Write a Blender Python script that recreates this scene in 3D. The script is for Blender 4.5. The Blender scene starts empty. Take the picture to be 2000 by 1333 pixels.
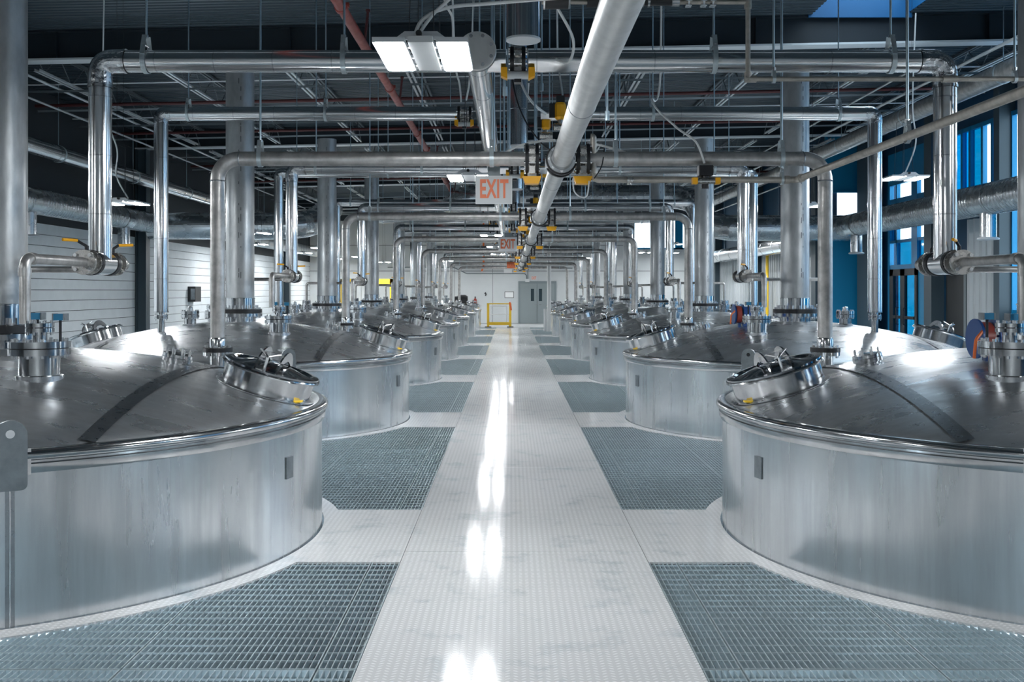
import bpy, math, random
from math import pi, sin, cos, sqrt, radians as R_
from mathutils import Vector as V, Matrix
random.seed(7)
scn = bpy.context.scene
COL = scn.collection

# ------------------------------------------------------------------ camera
F_PX, VX, VY = 1933.0, 999.0, 569.0
cam_d = bpy.data.cameras.new('camera'); cam = bpy.data.objects.new('camera', cam_d); COL.objects.link(cam)
cam_d.sensor_width = 36.0; cam_d.lens = 36.0 * F_PX / 2000.0
cam_d.shift_y = -(666.5 - VY) / 2000.0; cam_d.shift_x = (1000 - VX) / 2000.0
cam_d.clip_end = 300
cam.location = (0, 0, 1.7); cam.rotation_euler = (pi / 2, 0, 0)
scn.camera = cam

# ------------------------------------------------------------------ sky, exposure
world = bpy.data.worlds.new('sky'); scn.world = world; world.use_nodes = True
bg = world.node_tree.nodes['Background']
bg.inputs[0].default_value = (0.72, 0.88, 1.0, 1); bg.inputs[1].default_value = 2.6
scn.view_settings.view_transform = 'Standard'; scn.view_settings.look = 'None'
scn.view_settings.gamma = 1.0; scn.view_settings.exposure = 0.8
scn.view_settings.use_curve_mapping = False
LAMP = 62.0           # strength of the LED panels
LAMP_COL = (0.95, 0.98, 1.0)

# ------------------------------------------------------------------ materials
MATS = {}
def mat(name, col, metal=0.0, rough=0.5, spec=0.5, emit=None, estr=0.0, noise=None, bump=None, aniso=0.0, alpha=1.0, trans=0.0, coat=0.0):
    """noise=(scale vec3, colour amount, roughness amount)  bump=(scale, strength)"""
    m = bpy.data.materials.new(name); m.use_nodes = True
    nt = m.node_tree; b = nt.nodes['Principled BSDF']; L = nt.links
    b.inputs['Base Color'].default_value = (*col, 1); b.inputs['Metallic'].default_value = metal
    b.inputs['Roughness'].default_value = rough; b.inputs['Specular IOR Level'].default_value = spec
    b.inputs['Anisotropic'].default_value = aniso
    b.inputs['Transmission Weight'].default_value = trans; b.inputs['Coat Weight'].default_value = coat
    if emit: b.inputs['Emission Color'].default_value = (*emit, 1); b.inputs['Emission Strength'].default_value = estr
    if noise or bump:
        tc = nt.nodes.new('ShaderNodeTexCoord'); oi = nt.nodes.new('ShaderNodeObjectInfo')
        sh = nt.nodes.new('ShaderNodeVectorMath'); sh.operation = 'MULTIPLY_ADD'
        rv = nt.nodes.new('ShaderNodeCombineXYZ')
        for k in range(3): L.new(oi.outputs['Random'], rv.inputs[k])
        L.new(rv.outputs[0], sh.inputs[0]); sh.inputs[1].default_value = (37, 23, 11); L.new(tc.outputs['Object'], sh.inputs[2])
    if noise:
        sc, ca, ra = noise
        mp = nt.nodes.new('ShaderNodeMapping'); mp.inputs['Scale'].default_value = sc; L.new(sh.outputs[0], mp.inputs[0])
        n = nt.nodes.new('ShaderNodeTexNoise'); n.inputs['Scale'].default_value = 1; n.inputs['Detail'].default_value = 6; n.inputs['Roughness'].default_value = .62
        L.new(mp.outputs[0], n.inputs['Vector'])
        cr = nt.nodes.new('ShaderNodeMapRange'); cr.inputs[1].default_value = .3; cr.inputs[2].default_value = .7
        cr.inputs[3].default_value = 1 - ca; cr.inputs[4].default_value = 1 + ca * .4; L.new(n.outputs['Fac'], cr.inputs[0])
        mx = nt.nodes.new('ShaderNodeVectorMath'); mx.operation = 'MULTIPLY'; mx.inputs[0].default_value = col
        cx = nt.nodes.new('ShaderNodeCombineXYZ')
        for k in range(3): L.new(cr.outputs[0], cx.inputs[k])
        L.new(cx.outputs[0], mx.inputs[1]); L.new(mx.outputs[0], b.inputs['Base Color'])
        rr = nt.nodes.new('ShaderNodeMapRange'); rr.inputs[1].default_value = .3; rr.inputs[2].default_value = .7
        rr.inputs[3].default_value = rough + ra; rr.inputs[4].default_value = max(.03, rough - ra); L.new(n.outputs['Fac'], rr.inputs[0])
        L.new(rr.outputs[0], b.inputs['Roughness'])
    if bump:
        n2 = nt.nodes.new('ShaderNodeTexNoise'); n2.inputs['Detail'].default_value = 3
        sc, st = bump
        if isinstance(sc, tuple):
            mp2 = nt.nodes.new('ShaderNodeMapping'); mp2.inputs['Scale'].default_value = sc; L.new(sh.outputs[0], mp2.inputs[0]); L.new(mp2.outputs[0], n2.inputs['Vector']); n2.inputs['Scale'].default_value = 1
        else:
            n2.inputs['Scale'].default_value = sc; L.new(sh.outputs[0], n2.inputs['Vector'])
        bp = nt.nodes.new('ShaderNodeBump'); bp.inputs['Strength'].default_value = st; bp.inputs['Distance'].default_value = .02
        L.new(n2.outputs['Fac'], bp.inputs['Height']); L.new(bp.outputs[0], b.inputs['Normal'])
    MATS[name] = m
    return m

mat('shell_steel', (.74, .77, .79), .93, .24, noise=((9, 9, .7), .20, .07), bump=((5, 5, .6), .05))
mat('dome_steel', (.60, .63, .65), .92, .31, noise=((2.2, 6, 3), .28, .1), bump=(1.3, .10))
mat('seam_steel', (.40, .42, .44), 1, .30, noise=((20, 20, 20), .15, .06))
mat('polished_steel', (.60, .61, .62), 1, .14, noise=((14, 14, 14), .12, .05))
mat('lug_steel', (.27, .30, .32), .85, .42, noise=((9, 9, 9), .25, .08))
mat('lid_steel', (.30, .32, .345), 1, .10, noise=((6, 6, 6), .2, .04))
mat('jacket', (.80, .81, .82), 1, .16, noise=((3, 3, 3), .07, .04), bump=(9, .03))
mat('crinkled_jacket', (.66, .68, .70), 1, .2, bump=(28, .35))
mat('bare_steel', (.53, .52, .505), .75, .38, noise=((10, 10, 10), .35, .1))
mat('stack_steel', (.47, .49, .50), .7, .40, noise=((7, 7, 3), .25, .08))
mat('tan_steel', (.50, .47, .42), .7, .45, noise=((12, 12, 12), .25, .1))
mat('duct_metal', (.62, .65, .67), .95, .26, noise=((4, 4, 4), .15, .06))
mat('galvanised', (.62, .70, .73), .75, .42, noise=((16, 16, 16), .2, .08))
mat('rod_steel', (.50, .62, .68), .9, .35)
mat('black_metal', (.012, .013, .016), .1, .38)
mat('black_plastic', (.02, .022, .025), 0, .5)
mat('bolt_steel', (.75, .76, .77), 1, .25)
mat('valve_steel', (.55, .54, .52), .95, .28, noise=((25, 25, 25), .25, .08))
mat('yellow_paint', (.95, .45, .01), 0, .38)
mat('safety_yellow', (.90, .58, .03), 0, .4)
mat('red_paint', (.33, .055, .04), 0, .35, noise=((8, 8, 8), .2, .08))
mat('dark_red', (.10, .018, .018), 0, .5)
mat('orange_paint', (.80, .16, .03), 0, .4)
mat('blue_enamel', (.015, .07, .24), .1, .35)
mat('cyan_plastic', (.02, .22, .42), 0, .4)
mat('white_cable', (.78, .79, .78), 0, .45)
mat('grey_cable', (.50, .53, .55), 0, .45)
mat('ceiling_paint', (.010, .018, .026), 0, .55)
mat('deck_paint', (.045, .066, .082), .2, .45)
mat('joist_paint', (.70, .72, .73), .25, .45)
mat('web_paint', (.16, .185, .20), .3, .5)
mat('flange_grey', (.36, .40, .42), .2, .5)
mat('column_paint', (.055, .085, .105), 0, .45)
mat('block_paint', (.70, .74, .76), 0, .6, noise=((3, 3, 3), .06, .05), bump=(60, .08))
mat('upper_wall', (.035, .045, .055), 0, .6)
mat('panel_paint', (.58, .61, .62), 0, .5, noise=((1.2, 1.2, 1.2), .05, .05))
mat('siding', (.50, .535, .55), .3, .42)
mat('door_paint', (.24, .28, .29), 0, .45)
mat('trim_paint', (.20, .235, .25), 0, .5)
mat('blue_wall', (.008, .29, .55), 0, .45)
mat('blue_lit_curb', (.005, .11, .28), 0, .5)  # blue light falling on the skylight curb is put into this colour
mat('blue_lit_wall', (.006, .06, .13), 0, .5)  # dark wall with the blue glow on it put into the colour
mat('grating_steel', (.52, .61, .645), .5, .4, noise=((16, 16, 16), .15, .08))
mat('blue_frame', (.004, .23, .47), .2, .35)
mat('dark_glass', (.03, .05, .06), 0, .08)
mat('sign_plastic', (.72, .74, .75), 0, .45)
mat('sign_face', (.62, .64, .65), 0, .5)
mat('sign_letters', (.85, .21, .09), 0, .5)
mat('paper', (.82, .83, .83), 0, .7)
mat('concrete', (.50, .52, .53), 0, .6, noise=((2, 2, 2), .12, .08))
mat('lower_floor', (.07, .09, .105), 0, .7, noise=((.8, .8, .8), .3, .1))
mat('lamp_housing', (.70, .73, .75), .2, .4)
mat('lamp_panel', (1, 1, 1), 0, .5, emit=LAMP_COL, estr=LAMP)
mat('side_lamp_panel', (1, 1, 1), 0, .5, emit=LAMP_COL, estr=LAMP * 2.3)
mat('header_steel', (.66, .665, .66), .55, .42, noise=((9, 9, 3), .12, .06))
mat('end_cap_white', (.80, .81, .82), .1, .45)

def glass(name, col, rough=0.0):
    m = bpy.data.materials.new(name); m.use_nodes = True; nt = m.node_tree
    out = nt.nodes['Material Output']; nt.nodes.remove(nt.nodes['Principled BSDF'])
    t = nt.nodes.new('ShaderNodeBsdfTransparent'); t.inputs[0].default_value = (*col, 1)
    g = nt.nodes.new('ShaderNodeBsdfGlossy'); g.inputs['Roughness'].default_value = .05
    mx = nt.nodes.new('ShaderNodeMixShader'); mx.inputs[0].default_value = .08
    nt.links.new(t.outputs[0], mx.inputs[1]); nt.links.new(g.outputs[0], mx.inputs[2]); nt.links.new(mx.outputs[0], out.inputs[0])
    MATS[name] = m
glass('clear_glass', (.86, .88, .89)); glass('blue_glass', (.01, .27, .38)); glass('deep_blue_glass', (.02, .30, .46))

def diamond_plate():
    m = bpy.data.materials.new('diamond_plate'); m.use_nodes = True; nt = m.node_tree; L = nt.links
    b = nt.nodes['Principled BSDF']
    tc = nt.nodes.new('ShaderNodeTexCoord'); sp = nt.nodes.new('ShaderNodeSeparateXYZ'); L.new(tc.outputs['Object'], sp.inputs[0])
    def M(op, a, c=None, d=None):
        n = nt.nodes.new('ShaderNodeMath'); n.operation = op
        for i, x in enumerate((a, c, d)):
            if x is None: continue
            if isinstance(x, (int, float)): n.inputs[i].default_value = x
            else: L.new(x, n.inputs[i])
        return n.outputs[0]
    x = M('MULTIPLY', sp.outputs[0], 1 / .036); y = M('MULTIPLY', sp.outputs[1], 1 / .030)
    par = M('MODULO', M('ABSOLUTE', M('ADD', M('FLOOR', x), 1000.0)), 2)
    fx = M('SUBTRACT', M('FRACT', x), .5); fy = M('SUBTRACT', M('FRACT', y), .5)
    sg = M('SUBTRACT', M('MULTIPLY', par, 2), 1)
    fys = M('MULTIPLY', fy, sg)
    a = M('ADD', M('MULTIPLY', fx, .80), M('MULTIPLY', fys, .60)); c = M('SUBTRACT', M('MULTIPLY', fx, .60), M('MULTIPLY', fys, .80))
    r = M('ADD', M('POWER', M('DIVIDE', a, .46), 2), M('POWER', M('DIVIDE', c, .17), 2))
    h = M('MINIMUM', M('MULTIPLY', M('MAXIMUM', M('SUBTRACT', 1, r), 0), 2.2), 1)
    bp = nt.nodes.new('ShaderNodeBump'); bp.inputs['Strength'].default_value = .4; bp.inputs['Distance'].default_value = .0025
    L.new(h, bp.inputs['Height']); L.new(bp.outputs[0], b.inputs['Normal'])
    n = nt.nodes.new('ShaderNodeTexNoise'); n.inputs['Scale'].default_value = 2.6; n.inputs['Detail'].default_value = 7; n.inputs['Roughness'].default_value = .7
    L.new(tc.outputs['Object'], n.inputs['Vector'])
    cr = nt.nodes.new('ShaderNodeValToRGB'); e = cr.color_ramp.elements
    e[0].position = .30; e[0].color = (.62, .68, .71, 1); e[1].position = .46; e[1].color = (.90, .905, .91, 1)
    L.new(n.outputs['Fac'], cr.inputs[0])
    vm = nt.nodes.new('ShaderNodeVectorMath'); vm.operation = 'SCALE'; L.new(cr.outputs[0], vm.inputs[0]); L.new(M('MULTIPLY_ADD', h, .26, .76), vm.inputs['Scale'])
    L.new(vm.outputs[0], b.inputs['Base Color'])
    b.inputs['Metallic'].default_value = .04; b.inputs['Roughness'].default_value = .10; b.inputs['Specular IOR Level'].default_value = .12
    MATS['diamond_plate'] = m
diamond_plate()

# ------------------------------------------------------------------ mesh helpers
def frame(axis):
    a = V(axis).normalized()
    t = V((0, 0, 1)) if abs(a.z) < .9 else V((1, 0, 0))
    u = t.cross(a).normalized(); w = a.cross(u).normalized()
    return u, w, a
class MB:
    def __init__(s): s.v = []; s.f = []
    def add(s, vs, fs):
        o = len(s.v); s.v += [tuple(p) for p in vs]; s.f += [tuple(i + o for i in f) for f in fs]; return s
    def box(s, lo, hi):
        (a, b, c), (d, e, f) = lo, hi
        return s.add([(a, b, c), (d, b, c), (d, e, c), (a, e, c), (a, b, f), (d, b, f), (d, e, f), (a, e, f)],
                     [(3, 2, 1, 0), (4, 5, 6, 7), (0, 1, 5, 4), (1, 2, 6, 5), (2, 3, 7, 6), (3, 0, 4, 7)])
    def cbox(s, c, d): return s.box([c[i] - d[i] / 2 for i in range(3)], [c[i] + d[i] / 2 for i in range(3)])
    def lathe(s, o, axis, prof, n=24, close=True):
        """prof: list of (radius, distance along axis)"""
        u, w, a = frame(axis); o = V(o); vs = []; fs = []
        for r, t in prof:
            for k in range(n):
                th = 2 * pi * k / n; vs.append(o + a * t + (u * cos(th) + w * sin(th)) * r)
        for i in range(len(prof) - 1):
            for k in range(n):
                k2 = (k + 1) % n
                fs.append((i * n + k, i * n + k2, (i + 1) * n + k2, (i + 1) * n + k))
        if close:
            if prof[0][0] > 1e-6: fs.append(tuple(reversed(range(n))))
            if prof[-1][0] > 1e-6: fs.append(tuple(range((len(prof) - 1) * n, len(prof) * n)))
        return s.add(vs, fs)
    def cyl(s, a, b, r, n=20): 
        a = V(a); b = V(b); return s.lathe(a, b - a, [(r, 0), (r, (b - a).length)], n)
    def tube(s, pts, r, n=16, bend=None, seg=8, cap=True):
        """sweep through pts; corners rounded with radius `bend`"""
        P = [V(p) for p in pts]; path = [P[0]]
        for i in range(1, len(P) - 1):
            if not bend: path.append(P[i]); continue
            d0 = (P[i - 1] - P[i]); d1 = (P[i + 1] - P[i]); l0, l1 = d0.length, d1.length; d0.normalize(); d1.normalize()
            ang = d0.angle(d1)
            if ang > pi - .02: path.append(P[i]); continue
            t = min(bend / math.tan(ang / 2), l0 * .5, l1 * .5); A = P[i] + d0 * t; B = P[i] + d1 * t
            rr = t * math.tan(ang / 2); cdir = (d0 + d1).normalized(); C = P[i] + cdir * (rr / sin(ang / 2))
            va = A - C; vb = B - C; tot = va.angle(vb); ax = va.cross(vb).normalized()
            for k in range(seg + 1): path.append(C + Matrix.Rotation(tot * k / seg, 3, ax) @ va)
        path.append(P[-1])
        vs = []; fs = []; u = None
        for i, p in enumerate(path):
            if i == 0: d = path[1] - p
            elif i == len(path) - 1: d = p - path[i - 1]
            else: d = (path[i + 1] - p).normalized() + (p - path[i - 1]).normalized()
            d.normalize()
            if u is None: u, w, _ = frame(d)
            else:
                u = (u - d * u.dot(d)).normalized(); w = d.cross(u).normalized()
            rad = r[i] if isinstance(r, list) else r
            for k in range(n):
                th = 2 * pi * k / n; vs.append(p + (u * cos(th) + w * sin(th)) * rad)
        m = len(path)
        for i in range(m - 1):
            for k in range(n):
                k2 = (k + 1) % n; fs.append((i * n + k, i * n + k2, (i + 1) * n + k2, (i + 1) * n + k))
        if cap: fs.append(tuple(reversed(range(n)))); fs.append(tuple(range((m - 1) * n, m * n)))
        return s.add(vs, fs)
    def bolts(s, o, axis, rad, cnt, br, lo, hi, n=6, ph=0):
        u, w, a = frame(axis); o = V(o)
        for k in range(cnt):
            th = 2 * pi * (k + ph) / cnt; c = o + (u * cos(th) + w * sin(th)) * rad
            s.lathe(c, a, [(br, lo), (br, hi)], n)
        return s
    def extrude(s, poly, d):
        """poly: list of 3d points (planar), d: thickness vector"""
        n = len(poly); d = V(d); A = [V(p) for p in poly]
        return s.add(A + [p + d for p in A], [tuple(range(n)), tuple(reversed(range(n, 2 * n)))] + [(i, i + n, (i + 1) % n + n, (i + 1) % n) for i in range(n)])
def ob(name, mb, m, parent=None, sharp=32, label=None):
    me = bpy.data.meshes.new(name); me.from_pydata([tuple(p) for p in mb.v], [], mb.f)
    me.materials.append(MATS[m])
    if sharp:
        me.polygons.foreach_set('use_smooth', [True] * len(me.polygons)); me.set_sharp_from_angle(angle=R_(sharp))
    o = bpy.data.objects.new(name, me); COL.objects.link(o)
    if parent:
        o.parent = parent
        w = V((0, 0, 0)); q = parent
        while q: w += q.location; q = q.parent
        o.location = -w                 # part meshes are written in world metres
    if label: o['label'] = label
    if name in ('jacket_band', 'joint_band', 'seam_ring', 'bolt_ring', 'stud_ring', 'spiral_rib', 'hanger_wire', 'stencil_mark', 'weld_bead', 'coupling'): o['kind'] = 'stuff'
    return o
def thing(name, label, cat, loc=(0, 0, 0), group=None):
    o = bpy.data.objects.new(name, None); COL.objects.link(o); o.location = loc; o.empty_display_size = .1
    return tag(o, label, cat, group)
def tag(o, label, cat, group=None):
    o['label'] = label; o['category'] = cat
    if group: o['group'] = group
    return o
def struct(o): o['kind'] = 'structure'; return o
def copy_tree(o, parent=None):
    c = o.copy(); COL.objects.link(c); c.parent = parent
    for ch in list(o.children): copy_tree(ch, c)
    return c
def shifted(o, dy, label, dx=0, dz=0):
    c = copy_tree(o); c.location = V(o.location) + V((dx, dy, dz)); c['label'] = label; return c

MX = 0.08                       # mirror plane of the plant
PITCH = 6.18; Y0 = 6.95; NB = 7
ORD = ['nearest', 'second', 'third', 'fourth', 'fifth', 'sixth', 'farthest']
SIDE = {-1: 'left', 1: 'right'}
def X(s, u): return MX + s * u

# ================================================================== SETTING
UC, TR = 3.68, 2.23             # tank centre offset, tank radius
AIS = .775                      # half width of the aisle plate
WALLX = 10.6; YFAR = 52.0
# ---- floor
fm = MB().box((-WALLX, 46.2, -.2), (WALLX, YFAR, -.004))
floor = struct(ob('floor', fm, 'concrete', sharp=0)); floor['label'] = 'pale concrete floor strip before the far wall'
ob('concrete_apron', MB().box((-WALLX, -6, -.2), (MX - AIS - .004, 2.19, -.004)).box((MX + AIS + .004, -6, -.2), (WALLX, 2.19, -.004)), 'concrete', floor, sharp=0)
y = -5.9; k = 0
while y < 46.1:
    y2 = min(y + 3.09, 46.2)
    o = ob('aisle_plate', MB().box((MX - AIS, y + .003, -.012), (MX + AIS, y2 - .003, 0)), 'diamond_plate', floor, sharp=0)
    y = y2
RO = TR + .14
def tank_plate(s, yc):
    N = 192; ys = .745; lim = math.asin(ys / RO)
    th = sorted([2 * pi * k / N - pi for k in range(N)] + [lim, -lim, lim + 1e-4, -lim - 1e-4])
    top = []; 
    for t in th:                # t = 0 faces the aisle
        du, dy = -cos(t), sin(t)
        inn = (X(s, UC + du * (TR + .014)), yc + dy * (TR + .014))
        if abs(t) <= lim + 1e-6: out = (X(s, AIS + .004), yc + dy * RO)
        else: out = (X(s, UC + du * RO), yc + dy * RO)
        top.append((inn, out))
    m = MB(); n = len(top); vs = []; fs = []
    for z in (0.0, -.012):
        for a, b in top: vs += [(a[0], a[1], z), (b[0], b[1], z)]
    for i in range(n):
        j = (i + 1) % n
        q = (2 * i, 2 * i + 1, 2 * j + 1, 2 * j); fs.append(q if s < 0 else q[::-1])
        fs.append((2 * i + 1, 2 * n + 2 * i + 1, 2 * n + 2 * j + 1, 2 * j + 1)); fs.append((2 * i, 2 * j, 2 * n + 2 * j, 2 * n + 2 * i))
    m.add(vs, fs)
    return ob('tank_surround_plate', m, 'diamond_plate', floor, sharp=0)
for n in range(NB):
    for s in (-1, 1): tank_plate(s, Y0 + PITCH * n)
# ---- gratings
def bar_gaps(u):                # free intervals in y for a bar at offset u, from y=-1 to 46.2
    cuts = []
    for n in range(-1, NB):
        yc = Y0 + PITCH * n; d = 0
        if abs(u - UC) < RO: d = sqrt(RO * RO - (u - UC) ** 2)
        if u < UC: d = max(d, .745)
        if n < 0 and d == 0: continue
        if d > 0: cuts.append((yc - d, yc + d))
    iv = []; y = 2.2
    for a, b in cuts:
        if a > y: iv.append((y, a - .006))
        y = max(y, b + .006)
    if y < 46.2: iv.append((y, 46.2))
    return iv
YJ = [Y0 - 2.5 + 3.09 * k for k in range(-1, 15)]
UJ = [AIS, .955] + [.955 + .88 * k for k in range(1, 11)]
def flat_bar(m, x0, x1, y0, y1, z0, z1): m.box((x0, y0, z0), (x1, y1, z1))
for s in (-1, 1):
    for ui in range(len(UJ) - 1):
        ua, ub = UJ[ui] + .004, UJ[ui + 1] - .004
        if ub > 10.3: continue
        nb = max(2, round((ub - ua) / .0302))
        us = [ua + .003 + (ub - ua - .006) * i / nb for i in range(nb + 1)]
        for ji in range(len(YJ) - 1):
            ya, yb = YJ[ji] + .004, min(YJ[ji + 1] - .004, 46.2)
            if yb <= ya or yb < 2.3: continue
            m = MB(); any_ = False
            for i, u in enumerate(us):
                edge = i in (0, nb)
                for a, b in bar_gaps(u):
                    a2, b2 = max(a, ya), min(b, yb)
                    if b2 - a2 < .01: continue
                    x = X(s, u); t = .0024 if not edge else .003
                    flat_bar(m, x - t, x + t, a2, b2, -.040, -.002 if not edge else -.001); any_ = True
            yy = ya + .004; rows = []
            nr = max(1, round((yb - ya) / .1))
            for r in range(nr + 1):
                y_ = ya + .004 + (yb - ya - .008) * r / nr; e = r in (0, nr)
                seg = []; st = None
                for u in us:        # runs of u where the bar exists at this y
                    ok = any(a <= y_ <= b for a, b in bar_gaps(u))
                    if ok and st is None: st = u
                    if ok: last = u
                    if not ok and st is not None: seg.append((st, last)); st = None
                if st is not None: seg.append((st, last))
                for a, b in seg:
                    if b - a < .01: continue
                    xa, xb = sorted((X(s, a), X(s, b)))
                    flat_bar(m, xa, xb, y_ - .003, y_ + .003, -.040 if e else -.010, -.0025)
            if any_:
                g = ob('grating_panel', m, 'grating_steel', floor, sharp=0); g['kind'] = 'stuff'
# lower storey under the gratings
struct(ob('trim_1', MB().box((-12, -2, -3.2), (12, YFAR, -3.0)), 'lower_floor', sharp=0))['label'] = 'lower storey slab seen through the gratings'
# support beams under gratings
sm = MB()
for s in (-1, 1):
    for yj in YJ:
        if yj > 2: sm.box((min(X(s, AIS), X(s, 1.44)), yj - .05, -.24), (max(X(s, AIS), X(s, 1.44)), yj + .05, -.045))
    sm.box((X(s, AIS) - .05, 2, -.26), (X(s, AIS) + .05, 46, -.045))
ob('support_beam', sm, 'flange_grey', floor, sharp=0)

# ---- ceiling: corrugated deck, girders, open-web joists
SL = .02
def zr(x, z): return z + SL * x
ZB, ZD = 5.95, 6.44
BEAMS = [-3.5, 7.0, 17.5, 28.0, 38.5, 49.0]
dm = MB(); ys = []; y = -6.1
SKY = (17.0, 13.2, 5.26, 6.97)
while y < YFAR:
    for dy, dz in ((0, 0), (.035, 0), (.05, .04), (.10, .04), (.115, 0)): ys.append((y + dy, dz))
    y += .15
def deck_strip(m, x0, x1, ya, yb):
    vs = []; fs = []; q = [(a, z) for a, z in ys if ya - .01 <= a <= yb + .01]
    for a, dz in q:
        vs += [(x0, a, zr(x0, ZD + dz)), (x1, a, zr(x1, ZD + dz))]
    for i in range(len(q) - 1): fs.append((2 * i, 2 * i + 2, 2 * i + 3, 2 * i + 1))
    m.add(vs, fs)
deck_strip(dm, -12, 5.26, -6.2, YFAR); deck_strip(dm, 6.97, 12, -6.2, YFAR); deck_strip(dm, 5.26, 6.97, -6.2, 13.2); deck_strip(dm, 5.26, 6.97, 17.45, YFAR)
ceiling = struct(ob('ceiling', dm, 'deck_paint', sharp=0)); ceiling['label'] = 'dark corrugated metal roof deck'
ob('roof_sheet', MB().add([(-12, -6.2, 6.6), (5.26, -6.2, 6.95), (5.26, YFAR, 6.95), (-12, YFAR, 6.6)], [(0, 1, 2, 3)]).add([(6.97, -6.2, 6.95), (12, -6.2, 7.1), (12, YFAR, 7.1), (6.97, YFAR, 6.95)], [(0, 1, 2, 3)]).add([(5.26, -6.2, 6.95), (6.97, -6.2, 6.95), (6.97, 13.2, 6.95), (5.26, 13.2, 6.95)], [(0, 1, 2, 3)]).add([(5.26, 17.45, 6.95), (6.97, 17.45, 6.95), (6.97, YFAR, 6.95), (5.26, YFAR, 6.95)], [(0, 1, 2, 3)]), 'ceiling_paint', ceiling, sharp=0)
sk = ob('skylight_curb', MB().box((5.2, 13.15, 6.6), (5.26, 17.47, 7.05)).box((6.97, 13.15, 6.6), (7.02, 17.47, 7.05)).box((5.2, 13.1, 6.6), (7.02, 13.15, 7.05)).box((5.2, 17.33, 6.5), (7.02, 17.37, 7.05)), 'blue_lit_curb', ceiling, sharp=0)
ob('skylight_pane', MB().box((5.2, 13.1, 7.02), (7.02, 17.47, 7.04)), 'clear_glass', ceiling, sharp=0)
def xbar(m, x0, x1, y0, y1, z0, z1):      # box following the roof slope
    vs = [(x, y, zr(x, z)) for z in (z0, z1) for x, y in ((x0, y0), (x1, y0), (x1, y1), (x0, y1))]
    m.add(vs, [(3, 2, 1, 0), (4, 5, 6, 7), (0, 1, 5, 4), (1, 2, 6, 5), (2, 3, 7, 6), (3, 0, 4, 7)])
for yb in BEAMS:
    m = MB(); xbar(m, -10.6, 10.6, yb - .01, yb + .01, ZB, ZD); 
    xbar(m, -10.6, 10.6, yb - .13, yb + .13, ZD - .02, ZD)
    for sx in (-8, -3.9, 0.2, 4.3, 8.4): xbar(m, sx - .006, sx + .006, yb - .12, yb + .12, ZB, ZD)
    g = ob('girder', m, 'ceiling_paint', ceiling, sharp=0)
    m = MB(); xbar(m, -10.6, 10.6, yb - .15, yb + .15, ZB - .035, ZB); ob('girder_flange', m, 'joist_paint', ceiling, sharp=0)
JX = [-8.70, -6.45, -4.20, -1.95, .30, 2.55, 4.80, 7.05, 9.30]
for bi in range(2, len(BEAMS)):
    ya = BEAMS[bi] + .15; yb = (BEAMS[bi + 1] - .15) if bi + 1 < len(BEAMS) else YFAR
    jd = .52
    for x in JX:
        zt = zr(x, ZD) - .01; zb_ = zt - jd
        m = MB()
        for dx in (-.045, .045): m.box((x + dx - .022, ya + .5, zb_ - .003), (x + dx + .022, yb - .5, zb_ + .003)).box((x + dx - .004, ya + .5, zb_), (x + dx + .004, yb - .5, zb_ + .045))
        j = ob('joist_chord', m, 'joist_paint', ceiling, sharp=0)
        m = MB()
        for dx in (-.04, .04): m.box((x + dx - .022, ya, zt - .05), (x + dx + .022, yb, zt))
        nseg = max(2, int((yb - ya) / .6)); py = None
        for k in range(nseg + 1):
            yy = ya + .2 + (yb - ya - .4) * k / nseg; zz = zb_ + .02 if k % 2 else zt - .03
            if py: m.cyl((x, py[0], py[1]), (x, yy, zz), .011, 6)
            py = (yy, zz)
        ob('joist_web', m, 'web_paint', ceiling, sharp=0)
    for k in range(1, 5):       # bridging angles
        yy = ya + (yb - ya) * k / 5; m = MB(); xbar(m, -10.4, 10.4, yy - .018, yy + .018, ZD - jd - .05, ZD - jd - .045); xbar(m, -10.4, 10.4, yy - .003, yy + .003, ZD - jd - .085, ZD - jd - .05)
        ob('bridging', m, 'web_paint' if k % 2 else 'flange_grey', ceiling, sharp=0)

# ---- left wall: painted block courses between steel columns, dark upper part
wl = struct(ob('wall_left', MB().box((-WALLX - .25, -6.1, -.2), (-WALLX - .06, YFAR + .2, 6.9)), 'upper_wall', sharp=0)); wl['label'] = 'left wall, pale painted block below and dark above'
CH = .25; LC = [9.0, 28.0, 38.5, 46.0]
for a, b in ((8.0, 27.85), (28.25, 38.3), (38.75, 45.8), (46.2, YFAR)):
    me0 = None
    for r in range(13):
        z0 = r * CH - .02
        o = ob('block_course', MB().box((-WALLX - .06, a, z0 + .007), (-WALLX, b, z0 + CH - .007)), 'block_paint', wl, sharp=0)
for yc in (17.5, 28.05, 38.5, 46.0):
    m = MB().box((-WALLX, yc - .012, 0), (-WALLX + .3, yc + .012, 6.4)).box((-WALLX, yc - .15, 0), (-WALLX + .02, yc + .15, 6.4)).box((-WALLX + .28, yc - .15, 0), (-WALLX + .30, yc + .15, 6.4))
    if yc > 18: ob('wall_column', m, 'column_paint', wl, sharp=0)
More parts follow.
